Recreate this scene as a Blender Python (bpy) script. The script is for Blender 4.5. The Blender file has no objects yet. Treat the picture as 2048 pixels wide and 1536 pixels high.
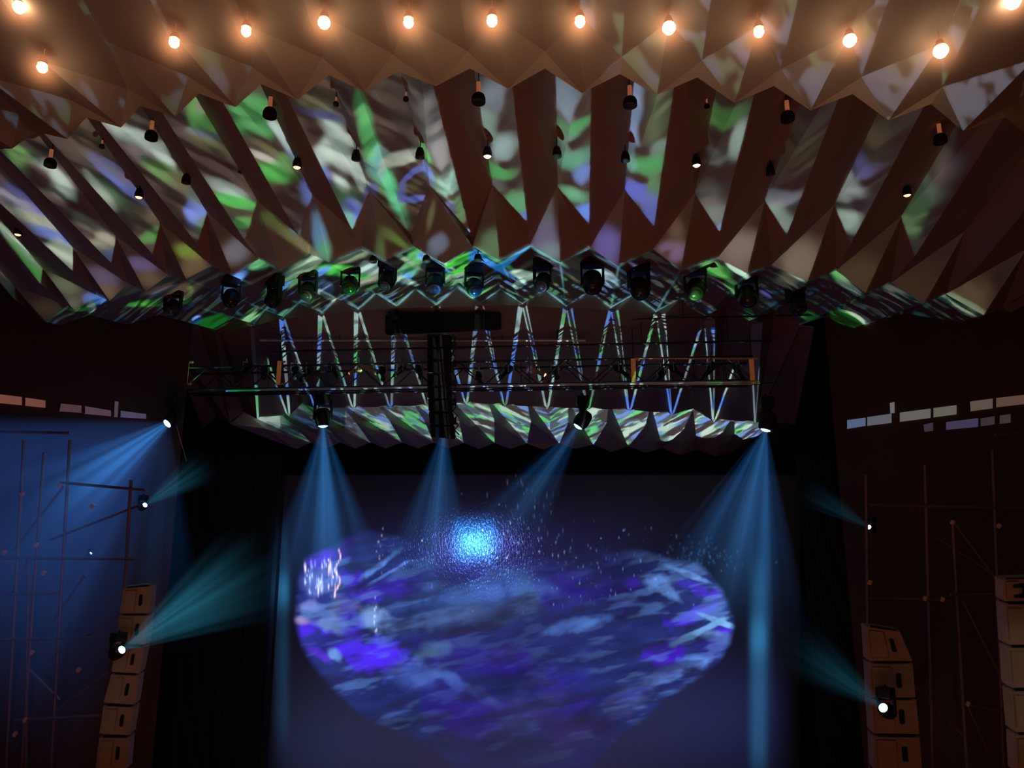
import bpy, bmesh, math, random
import numpy as np
from mathutils import Vector, Matrix
random.seed(7); rng = np.random.RandomState(11)
scn = bpy.context.scene
COL = scn.collection
H0 = 10.0                      # camera height above the stalls floor
F = 1500.0; CX, CY = 1024.0, 768.0
PITCH = math.radians(12.0); YAW = math.radians(4.8)
rv = Vector((math.cos(YAW), math.sin(YAW), 0))
fv = Vector((-math.sin(YAW)*math.cos(PITCH), math.cos(YAW)*math.cos(PITCH), math.sin(PITCH)))
uv_ = rv.cross(fv)
CAM = Vector((0, 0, H0))
def ray(px, py): return rv*((px-CX)/F) + uv_*((CY-py)/F) + fv
def ph(px, py, h):             # point of the ray on the level plane h metres above the eye
    d = ray(px, py); return CAM + d*(h/d.z)
def pz(px, py, z): return CAM + ray(px, py)*z
def pY(px, py, Y):             # point of the ray on the cross-hall plane Y
    d = ray(px, py); return CAM + d*(Y/d.y)
def to_px(P):
    q = P-CAM; z = q.dot(fv); return (CX+F*q.dot(rv)/z, CY-F*q.dot(uv_)/z, z)

# ------------------------------------------------------------------ camera / colour
cd = bpy.data.cameras.new('camera'); cam = bpy.data.objects.new('camera', cd); COL.objects.link(cam)
cd.sensor_width = 36; cd.sensor_fit = 'HORIZONTAL'; cd.lens = F/2048*36; cd.clip_end = 300
cam.matrix_world = Matrix.Translation(CAM) @ Matrix((rv, uv_, -fv)).transposed().to_4x4()
scn.camera = cam
scn.view_settings.view_transform = 'Standard'
scn.view_settings.look = 'None'
scn.cycles.use_denoising = True
scn.cycles.volume_step_rate = 0.6
scn.cycles.volume_max_steps = 96
scn.cycles.max_bounces = 4
scn.cycles.diffuse_bounces = 1
scn.cycles.glossy_bounces = 2
scn.cycles.sample_clamp_indirect = 2.0
w = bpy.data.worlds.new('world'); scn.world = w; w.use_nodes = True
w.node_tree.nodes['Background'].inputs[0].default_value = (0.30, 0.17, 0.13, 1)
w.node_tree.nodes['Background'].inputs[1].default_value = 0.006

def s2l(c):
    c = np.asarray(c, float)/255.0
    return np.where(c <= 0.04045, c/12.92, ((c+0.055)/1.055)**2.4)

# ------------------------------------------------------------------ materials
def mat(name, col, rough=0.6, metal=0.0, emit=None, estr=0.0, noise=0.0, nscale=3.0, bump=0.0, spec=0.4, coat=0.0):
    m = bpy.data.materials.new(name); m.use_nodes = True
    nt = m.node_tree; b = nt.nodes['Principled BSDF']
    c = tuple(col)+(1,)
    b.inputs['Base Color'].default_value = c
    b.inputs['Roughness'].default_value = rough
    b.inputs['Metallic'].default_value = metal
    b.inputs['Specular IOR Level'].default_value = spec
    b.inputs['Coat Weight'].default_value = coat
    if noise or bump:
        tc = nt.nodes.new('ShaderNodeTexCoord')
        nz = nt.nodes.new('ShaderNodeTexNoise'); nz.inputs['Scale'].default_value = nscale; nz.inputs['Detail'].default_value = 5
        nt.links.new(tc.outputs['Object'], nz.inputs['Vector'])
        if noise:
            mx = nt.nodes.new('ShaderNodeMix'); mx.data_type = 'RGBA'
            mx.inputs[6].default_value = tuple(x*(1-noise) for x in col)+(1,)
            mx.inputs[7].default_value = tuple(min(1, x*(1+noise)) for x in col)+(1,)
            nt.links.new(nz.outputs['Fac'], mx.inputs[0]); nt.links.new(mx.outputs[2], b.inputs['Base Color'])
        if bump:
            bp = nt.nodes.new('ShaderNodeBump'); bp.inputs['Strength'].default_value = bump
            nt.links.new(nz.outputs['Fac'], bp.inputs['Height']); nt.links.new(bp.outputs['Normal'], b.inputs['Normal'])
    if emit is not None:
        b.inputs['Emission Color'].default_value = tuple(emit)+(1,); b.inputs['Emission Strength'].default_value = estr
    return m
ALB = 0.30
M = {}
M['ceil'] = mat('ceiling_paint', (ALB, ALB*.97, ALB*.93), .75, noise=.07, nscale=1.3, spec=.2)
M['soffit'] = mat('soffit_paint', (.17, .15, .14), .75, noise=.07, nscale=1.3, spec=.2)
M['fascia_shaded'] = mat('shaded_fascia_paint', (.20, .15, .13), .8, noise=.15, nscale=1.0, spec=.1)  # darker than the ceiling paint to stand in for shade on the folds
M['wall'] = mat('dark_wall_paint', (.075, .046, .036), .9, noise=.3, nscale=.6, spec=.1)
M['back'] = mat('black_wall_paint', (.05, .042, .045), .95, spec=.05)
M['floor'] = mat('dark_stage_boards', (.03, .026, .024), .6, noise=.3, nscale=2)
M['blackmetal'] = mat('black_powder_coat', (.012, .010, .010), .5, .2, spec=.35)
M['blackbox'] = mat('black_speaker_paint', (.012, .007, .006), .85, noise=.2, nscale=8, spec=.15)
M['grille'] = mat('speaker_grille', (.006, .004, .004), .9, .0, noise=.4, nscale=60, spec=.1)
M['alu'] = mat('worn_aluminium', (.55, .52, .50), .3, .6, noise=.25, nscale=6)
M['darkalu'] = mat('dark_truss_tube', (.05, .045, .045), .4, .7, noise=.3, nscale=6)
M['pipe'] = mat('scaffold_steel', (.22, .17, .15), .55, .5, noise=.35, nscale=4)
M['rust'] = mat('orange_rusty_steel_glow', (.55, .24, .10), .7, .1, emit=(.55, .17, .05), estr=.16, noise=.5, nscale=9)  # rust colour plus a faint emission, a painted glow on the steel
M['clamp'] = mat('brass_clamp_glow', (.5, .25, .13), .5, .3, emit=(.5, .18, .08), estr=.03)  # faint emission paints a glow on the metal
M['copper'] = mat('brushed_copper_glow', (.9, .40, .24), .35, .25, emit=(1, .30, .13), estr=.22, noise=.15, nscale=12)  # emission stands in for the highlight on the copper
M['copper_plain'] = mat('dull_copper_casing', (.55, .27, .16), .35, .6, noise=.2, nscale=10)
M['can'] = mat('dark_lamp_can', (.02, .010, .008), .7, .1, spec=.2)
M['greybox'] = mat('grey_speaker_cabinet', (.30, .29, .26), .7, noise=.35, nscale=2.5, bump=.15)
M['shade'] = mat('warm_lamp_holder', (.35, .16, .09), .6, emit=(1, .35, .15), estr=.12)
M['bulb'] = mat('warm_bulb', (1, .8, .6), .3, emit=(1, .62, .33), estr=22)
M['lens_on'] = mat('lit_amber_lens', (1, .7, .5), .3, emit=(1, .42, .20), estr=3.2)
M['lens_hot'] = mat('bright_amber_lens', (1, .7, .5), .3, emit=(1, .62, .33), estr=7)
M['lens_off'] = mat('unlit_glass_lens', (.03, .04, .04), .15, .0, spec=.5)
M['beamlens'] = mat('cyan_beam_lens', (.5, .8, 1), .2, emit=(.22, .75, 1.0), estr=7)
M['beamlens2'] = mat('blue_white_beam_lens', (.5, .8, 1), .2, emit=(.42, .85, 1.0), estr=22)
M['teallens'] = mat('teal_beam_lens', (.5, 1, 1), .2, emit=(.45, 1.0, 1.0), estr=9)
M['drape'] = mat('black_drape', (.035, .030, .034), .95, spec=.05)
M['strap'] = mat('pale_bracket', (.6, .6, .58), .5)

# ------------------------------------------------------------------ object helpers
def link(name, bm, m, parent=None, smooth=False):
    me = bpy.data.meshes.new(name); bm.normal_update(); bm.to_mesh(me); bm.free()
    for x in (m if isinstance(m, (list, tuple)) else [m]): me.materials.append(x)
    if smooth:
        for p in me.polygons: p.use_smooth = True
    o = bpy.data.objects.new(name, me); COL.objects.link(o)
    if parent is not None: o.parent = parent
    return o
def tag(o, label, cat, group=None):
    o['label'] = label; o['category'] = cat
    if group: o['group'] = group
    return o
def thing(name, label, cat, loc, group=None):
    o = bpy.data.objects.new(name, None); COL.objects.link(o); o.location = loc
    o.empty_display_size = .2
    return tag(o, label, cat, group)
def struct(name, bm, m):
    o = link(name, bm, m); o['kind'] = 'structure'; return o
def dup(root, loc, label, group=None, rot=None):
    r = root.copy(); COL.objects.link(r); r.location = loc; r['label'] = label
    if group: r['group'] = group
    if rot is not None: r.rotation_euler = rot
    for ch in list(root.children):
        c = ch.copy(); COL.objects.link(c); c.parent = r
        for g in ch.children:
            d = g.copy(); COL.objects.link(d); d.parent = c
    return r
def box(bm, c, s, rot=None, bev=0.0):
    mt = Matrix.Translation(Vector(c)) @ (rot.to_4x4() if rot is not None else Matrix()) @ Matrix.Diagonal(Vector((s[0], s[1], s[2], 1)))
    r = bmesh.ops.create_cube(bm, size=1, matrix=mt)
    if bev:
        es = list({e for v in r['verts'] for e in v.link_edges})
        bmesh.ops.bevel(bm, geom=es, offset=bev, segments=2, affect='EDGES', profile=.6)
    return bm
def tube(bm, a, b, r, r2=None, seg=8):
    a = Vector(a); b = Vector(b); d = b-a; L = d.length
    if L < 1e-5: return bm
    q = d.to_track_quat('Z', 'Y').to_matrix().to_4x4()
    bmesh.ops.create_cone(bm, cap_ends=True, segments=seg, radius1=r, radius2=r if r2 is None else r2, depth=L,
                          matrix=Matrix.Translation((a+b)/2) @ q)
    return bm
def lathe(bm, prof, seg=20, mt=None):
    rings = []
    for (r, z) in prof:
        ring = []
        for k in range(seg):
            a = 2*math.pi*k/seg; p = Vector((r*math.cos(a), r*math.sin(a), z))
            ring.append(bm.verts.new(mt @ p if mt is not None else p))
        rings.append(ring)
    for i in range(len(rings)-1):
        for k in range(seg):
            bm.faces.new((rings[i][k], rings[i][(k+1) % seg], rings[i+1][(k+1) % seg], rings[i+1][k]))
    if prof[0][0] > 1e-4: bm.faces.new(rings[0][::-1])
    if prof[-1][0] > 1e-4: bm.faces.new(rings[-1])
    return bm
def NB(): return bmesh.new()
def quad(bm, pts):
    return bm.faces.new([bm.verts.new(Vector(p)) for p in pts])

# ================================================================== FOLDED CEILING
# per pleat: measured fold points, laid on level planes (metres above the eye)
Vtop = {-10:(-170,360), -9:(-130,330), -8:(-35,290), -7:(72,263), -6:(173,234), -5:(282,210), -4:(395,200), -3:(520,167), -2:(660,150), -1:(800,143), 0:(948,137),
        1:(1112,140), 2:(1270,145), 3:(1438,155), 4:(1610,185), 5:(1772,192), 6:(1930,222), 7:(2090,260), 8:(2240,300), 9:(2390,345)}
Vap = {-11:(-20,600), -10:(28,572), -9:(84,535), -8:(145,494), -7:(231,472), -6:(319,444), -5:(413,423), -4:(514,399), -3:(624,389), -2:(738,380), -1:(859,370), 0:(985,368),
       1:(1115,372), 2:(1250,378), 3:(1390,387), 4:(1530,399), 5:(1669,409), 6:(1803,432), 7:(1930,462), 8:(2055,496), 9:(2170,535)}
Vtop[-11] = (-260, 420)
Rtop = {-11:(-230,420), -10:(-160,380), -9:(-100,340), -8:(4,305), -7:(92,275), -6:(206,250), -5:(325,229), -4:(448,208), -3:(572,190), -2:(715,175), -1:(868,180), 0:(1025,178),
        1:(1182,178), 2:(1347,178), 3:(1509,186), 4:(1673,208), 5:(1838,231), 6:(2002,244), 7:(2160,290), 8:(2310,335), 9:(2450,380)}
# Rtip[i] lies between V_(i-1) and V_i for i<=... : stored as ridge to the right of V_i
RtipR = {-11:(30,600), -10:(80,567), -9:(145,542), -8:(221,525), -7:(304,507), -6:(393,487), -5:(489,480), -4:(595,468), -3:(704,458), -2:(820,470), -1:(941,472), 0:(1054,443),
         1:(1178,447), 2:(1308,452), 3:(1439,462), 4:(1574,469), 5:(1702,487), 6:(1830,512), 7:(1955,535), 8:(2075,570), 9:(2190,610)}
# ridge tops re-keyed so that ridge i is to the right of V_i
RtopR = {-11:(-160,380), -10:(-100,340), -9:(-60,350), -8:(4,305), -7:(95,275), -6:(206,250), -5:(328,232), -4:(448,208), -3:(575,195), -2:(718,180), -1:(872,195), 0:(1025,178),
         1:(1182,178), 2:(1347,178), 3:(1509,186), 4:(1673,208), 5:(1838,231), 6:(2002,244), 7:(2160,290), 8:(2310,335), 9:(2450,380)}
Lp = {-12:(-20,690), -11:(37,665), -10:(92,644), -9:(150,623), -8:(219,602), -7:(291,584), -6:(372,558), -5:(466,552), -4:(560,540), -3:(657,525), -2:(770,520), -1:(888,528), 0:(999,520),
      1:(1120,525), 2:(1237,533), 3:(1361,540), 4:(1494,547), 5:(1615,563), 6:(1731,586), 7:(1849,606), 8:(1967,630), 9:(2085,660)}
Pp = {-11:(10,655), -10:(74,634), -9:(135,611), -8:(195,591), -7:(256,567), -6:(336,550), -5:(423,531), -4:(518,518), -3:(619,507), -2:(723,498), -1:(829,494), 0:(945,493),
      1:(1060,490), 2:(1180,495), 3:(1306,498), 4:(1435,516), 5:(1543,530), 6:(1672,541), 7:(1782,565), 8:(1892,588), 9:(2005,615), 10:(2120,650)}
L2 = {-12:(60,690), -11:(140,683), -10:(245,678), -9:(345,672), -8:(440,662), -7:(509,648), -6:(567,634), -5:(645,626), -4:(717,619), -3:(793,613), -2:(872,610), -1:(960,608), 0:(1045,608),
      1:(1133,613), 2:(1222,616), 3:(1312,624), 4:(1408,634), 5:(1500,641), 6:(1600,650), 7:(1696,660), 8:(1841,668), 9:(1960,676)}
P2 = {-11:(100,672), -10:(195,664), -9:(297,654), -8:(395,640), -7:(475,626), -6:(537,612), -5:(605,600), -4:(680,591), -3:(755,584), -2:(831,578), -1:(915,575), 0:(1001,580),
      1:(1089,580), 2:(1178,584), 3:(1267,590), 4:(1360,598), 5:(1453,610), 6:(1550,622), 7:(1650,634), 8:(1765,648), 9:(1900,660), 10:(2040,675)}
T2 = {-9:(405,856), -8:(460,848), -7:(514,838), -6:(577,832), -5:(632,818), -4:(707,817), -3:(781,815), -2:(855,813), -1:(932,807), 0:(1010,812),
      1:(1094,817), 2:(1176,819), 3:(1259,822), 4:(1344,829), 5:(1428,843), 6:(1512,846), 7:(1590,850), 8:(1670,850), 9:(1745,850)}
G2 = {-10:(476,902), -9:(535,901), -8:(592,898), -7:(651,897), -6:(710,897), -5:(771,897), -4:(836,897), -3:(897,897), -2:(957,898), -1:(1021,898), 0:(1086,899),
      1:(1151,898), 2:(1222,904), 3:(1291,906), 4:(1360,910), 5:(1431,913), 6:(1503,916), 7:(1577,920), 8:(1657,924), 9:(1740,920), -11:(414,902), -12:(355,905)}
E = {}     # geometry rows in 3D
hV0, hR0, hV1, hR1, hP, hL, hP2, hL2 = 9.0, 8.45, 8.0, 7.46, 7.2, 6.8, 8.2, 7.7
def row(d, h): return {i: ph(x, y, h) for i, (x, y) in d.items()}
rVt, rVa, rRt, rRa, rL, rP = row(Vtop, hV0), row(Vap, hV1), row(RtopR, hR0), row(RtipR, hR1), row(Lp, hL), row(Pp, hP)
rL2, rP2 = row(L2, hL2), row(P2, hP2)
def ext(a, b, k): return a + (a-b)*k       # run the fold on, up behind the next canopy
FACES = []                                  # (tier, pts, lit) -> also drives the projector picture
def add(tier, pts, lit): FACES.append((tier, [Vector(p) for p in pts], lit))
LITC = 1.0
for i in range(-10, 10):
    VtA = ext(rVt[i], rVa[i], .35); Va = rVa[i]
    if i in rRt and i in rRa:
        RtA = ext(rRt[i], rRa[i], .35)
        # facet to the right of the valley
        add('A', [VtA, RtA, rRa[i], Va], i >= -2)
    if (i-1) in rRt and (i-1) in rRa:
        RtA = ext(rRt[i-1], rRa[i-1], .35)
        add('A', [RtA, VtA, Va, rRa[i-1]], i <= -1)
    # origami transition
    if i in rL and i in rP and (i-1) in rRa:
        add('B', [Va, rP[i], rRa[i-1]], -4 <= i <= -1)
        add('B', [Va, rL[i], rP[i]], i >= -4 and i <= 8)
    if i in rL and (i+1) in rP and i in rRa:
        add('B', [Va, rRa[i], rP[i+1]], -4 <= i <= -1)
        add('B', [Va, rP[i+1], rL[i]], i <= -1)
for i in range(-11, 10):
    if i in rL and i in rP and i in rL2 and i in rP2:
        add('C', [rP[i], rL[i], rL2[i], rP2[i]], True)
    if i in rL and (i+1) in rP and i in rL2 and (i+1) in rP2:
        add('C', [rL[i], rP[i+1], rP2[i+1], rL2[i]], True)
# ---- inner canopy over the stage (tiers D, E)
hT, hG = 5.46, 4.3
rT = {i: ph(x, y, hT if -6 <= i <= 5 else 5.2) for i, (x, y) in T2.items()}
rG = row(G2, hG)
def wl(i): return 9 if i <= -2 else (9 if i < 1 else 7-1.2*(i-1))
def wr(i): return 3.2 if i <= -5 else (4 if i <= -3 else (8 if i <= -1 else 9+3.2*i))
for i in range(-9, 7):
    x, y = L2[i]
    if i in T2 and (i+1) in T2:
        apex = pz(x, y+9, to_px(rL2[i])[2]+.35)
        tL, tR = T2[i], T2[i+1]
        zc = .5*(to_px(rT[i])[2]+to_px(rT[i+1])[2])
        Mx = pz((tL[0]+tR[0])/2, (tL[1]+tR[1])/2-19, zc+.7); E[i] = Mx
        a1 = pz(x-wl(i), y+4, to_px(rL2[i])[2]+.02); a2 = pz(x+wr(i), y+4, to_px(rL2[i])[2]+.02)
        bL = pz(tL[0]+4, tL[1]-2, to_px(rT[i])[2]+.25); bR = pz(tR[0]-4, tR[1]-2, to_px(rT[i+1])[2]+.25)
        lit = -8 <= i <= 5
        dn = 'D' if -7 <= i <= 5 else 'Dk'  # outer strips take the darker tier, their shade put into the material
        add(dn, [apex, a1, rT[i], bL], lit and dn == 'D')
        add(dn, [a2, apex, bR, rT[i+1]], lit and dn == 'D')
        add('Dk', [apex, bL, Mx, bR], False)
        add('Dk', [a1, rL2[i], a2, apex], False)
        E[('a1', i)] = a1; E[('a2', i)] = a2
for i in range(-8, 7):
    if ('a2', i-1) in E and ('a1', i) in E:
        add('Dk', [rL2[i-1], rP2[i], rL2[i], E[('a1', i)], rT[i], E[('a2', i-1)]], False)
for i in range(-9, 8):
    if i in rG and (i-1) in rG and i in E and (i-1) in E and i in rT:
        hx = (G2[i-1][0]+G2[i][0])/2; hy = (G2[i-1][1]+G2[i][1])/2-12
        Hp = pz(hx, hy, to_px(rG[i])[2]); E[('H', i)] = Hp
for i in range(-9, 8):
    if ('H', i) in E:
        pm = to_px(E[i]); hh = to_px(E[('H', i)])
        lean = (hx - 1150)
        X = pz(pm[0]+.45*(hh[0]-pm[0])+9, pm[1]+.52*(hh[1]-pm[1]), .5*(pm[2]+hh[2])-.5); E[('X', i)] = X
for i in range(-9, 8):
    if ('H', i) in E:
        H_, X_ = E[('H', i)], E[('X', i)]
        b_lit = -7 <= i <= 6
        add('E', [E[i-1], H_, rT[i]], b_lit); add('E', [rT[i], H_, X_], b_lit); add('E', [rT[i], X_, E[i]], b_lit)
        if ('H', i+1) in E:
            H2 = E[('H', i+1)]
            add('Ed', [E[i], X_, H2], False); add('Ed', [X_, H_, rG[i], H2], False)
# small side wings of the stage canopy, unlit
# ---- near canopy (tier Z) with the bright bulbs
ZL = {-9:(-100,335), -8:(25,297), -7:(135,278), -6:(242,255), -5:(350,233), -4:(471,214), -3:(595,199), -2:(728,183), -1:(872,172), 0:(1017,178),
      1:(1164,186), 2:(1314,190), 3:(1469,206), 4:(1621,221), 5:(1777,241), 6:(1926,262), 7:(2080,290)}
ZP = {-9:(-50,300), -8:(70,263), -7:(172,235), -6:(280,212), -5:(398,187), -4:(522,168), -3:(658,150), -2:(795,143), -1:(940,137), 0:(1090,137),
      1:(1240,148), 2:(1395,155), 3:(1548,172), 4:(1705,188), 5:(1862,208), 6:(2010,235)}
ZV = {-9:(-420,215), -8:(-180,175), -7:(-35,150), -6:(84,122), -5:(215,85), -4:(348,72), -3:(492,50), -2:(648,32), -1:(817,32), 0:(984,29),
      1:(1160,31), 2:(1338,42), 3:(1518,51), 4:(1700,67), 5:(1882,88), 6:(2066,120), 7:(2260,150)}
ZU = {i: (x+ (x-1110)*.03, y-34) for i, (x, y) in ZP.items()}
zL, zP = row(ZL, 7.75), row(ZP, 7.98)
zU = {i: pz(x, y, to_px(zP[i])[2]-.10) for i, (x, y) in ZU.items()}
zV = row(ZV, 8.45)
nearA = {}
for i in ZV:       # the folds run on over the camera
    a = zV[i]; d = Vector((0, -1, 0)); nearA[i] = a + Vector((-(a.x)*.10, -9, 2.2))
nearU = {i: zU[i] + Vector((-(zU[i].x)*.10, -9, 2.1)) for i in zU}
for i in range(-9, 7):
    if i in zU:
        lit = True
        add('Z', [zV[i], zU[i], zL[i]], False if i > -6 else False)
        add('Z', [zV[i+1], zL[i+1], zU[i]], False)
        add('Z', [zL[i], zU[i], zP[i]], False); add('Z', [zU[i], zL[i+1], zP[i]], False)
        add('Z', [zV[i], nearA[i], nearU[i], zU[i]], False); add('Z', [zU[i], nearU[i], nearA[i+1], zV[i+1]], False)
ZLIT = set()
# which Z facets have light painted on in the slide: left-leaning flanks right of centre
cnt = 0
newF = []
for t, pts, lit in FACES:
    if t == 'Z':
        c = sum(pts, Vector())/len(pts); n = (pts[1]-pts[0]).cross(pts[2]-pts[0]).normalized()
        if n.z > 0: n = -n
        lit = (n.x < 0 and c.x > 0.5) or (n.x > 0 and c.x < -6)
    newF.append((t, pts, lit))
FACES = newF
def tier_mesh(name, tiers, m, thick=True):
    bm = NB()
    for t, pts, lit in FACES:
        if t in tiers:
            vs = [bm.verts.new(p) for p in pts]
            if len(vs) > 4 or t in ('A', 'C', 'D', 'Dk', 'Ed', 'Z'):
                f = bm.faces.new(vs); bmesh.ops.triangulate(bm, faces=[f])
            else: bm.faces.new(vs)
    bmesh.ops.remove_doubles(bm, verts=bm.verts, dist=.004)
    return struct(name, bm, m)
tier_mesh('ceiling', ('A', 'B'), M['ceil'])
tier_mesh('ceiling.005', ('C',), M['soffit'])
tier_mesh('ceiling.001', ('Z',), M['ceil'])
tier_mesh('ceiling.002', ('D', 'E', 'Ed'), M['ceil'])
tier_mesh('ceiling.003', ('Dk', 'Ek'), M['fascia_shaded'])

# ------------------------------------------------------------------ shell
bm = NB()      # flat slab above the folds
quad(bm, [(-34, -6, H0+12.2), (34, -6, H0+12.2), (34, 44, H0+12.2), (-34, 44, H0+12.2)])
struct('ceiling.004', bm, M['back'])
bm = NB(); quad(bm, [(-34, -6, -1), (34, -6, -1), (34, 44, -1), (-34, 44, -1)]); struct('floor', bm, M['floor'])
bm = NB(); quad(bm, [(-34, 43, -1), (34, 43, -1), (34, 43, H0+12.2), (-34, 43, H0+12.2)]); struct('wall_back', bm, M['back'])
# splayed side walls through the two lit panel rows
def wallline(p, q, k0, k1): return p+(q-p)*k0, p+(q-p)*k1
lw0 = ph(0, 822, 4.0); lw1 = ph(290, 842, 4.0)
rw0 = ph(2048, 820, 4.0); rw1 = ph(1697, 857, 4.0)
def onwall(px, py, a, b, off=.06):
    n = Vector(((b-a).y, -(b-a).x, 0)).normalized()
    d = ray(px, py); t = (a-CAM).dot(n)/d.dot(n); p = CAM+d*t
    s = 1 if n.dot(CAM-p) > 0 else -1
    return p + n*s*off
A_, _ = wallline(lw0, lw1, -2.6, 3.4); B_ = onwall(362, 900, lw0, lw1, 0)
def wallrun(name, pts):
    bm = NB()
    for p, q in zip(pts[:-1], pts[1:]):
        quad(bm, [(p[0], p[1], -1), (q[0], q[1], -1), (q[0], q[1], H0+12), (p[0], p[1], H0+12)])
    bmesh.ops.remove_doubles(bm, verts=bm.verts, dist=.001)
    struct(name, bm, M['wall'])
    for p, q in zip(pts[:-1], pts[1:]):
        FACES.append(('W', [Vector((p[0], p[1], 5)), Vector((q[0], q[1], 5)), Vector((q[0], q[1], H0+12)), Vector((p[0], p[1], H0+12))], False))
wallrun('wall_left', [A_, B_, (B_.x-15, B_.y+1.5)])
C_, _ = wallline(rw0, rw1, -2.6, 2.6); D_ = onwall(1672, 900, rw0, rw1, 0)
wallrun('wall_right', [C_, D_, (D_.x+15, D_.y+1.5)])
#PART2
# ================================================================== PROJECTED PICTURES (real spot lights with a picture slide)
def vnoise(u, v, seed=0):
    """smooth value noise at arbitrary coordinates"""
    r = np.random.RandomState(seed); T = r.rand(256, 256)
    iu = np.floor(u).astype(int); iv = np.floor(v).astype(int); fu = u-iu; fw = v-iv
    fu = fu*fu*(3-2*fu); fw = fw*fw*(3-2*fw)
    g = lambda a, b: T[a % 256, b % 256]
    return (g(iu, iv)*(1-fu)+g(iu+1, iv)*fu)*(1-fw)+(g(iu, iv+1)*(1-fu)+g(iu+1, iv+1)*fu)*fw
def fbm(u, v, seed=0, o=4):
    a = 0; s = 0
    for k in range(o):
        a = a+vnoise(u*2**k+17*k, v*2**k+5*k, seed+k)*.5**k; s += .5**k
    return a/s
def sst(a, b, x):
    t = np.clip((x-a)/(b-a), 0, 1); return t*t*(3-2*t)
GR = (66, 138, 72); GB = (80, 170, 78); WH = (150, 168, 156); WB = (170, 195, 185); BL = (78, 92, 175); BD = (78, 78, 125); TE = (95, 155, 145); KK = (72, 52, 46); OL = (86, 82, 56); GY = (108, 106, 102)
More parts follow.
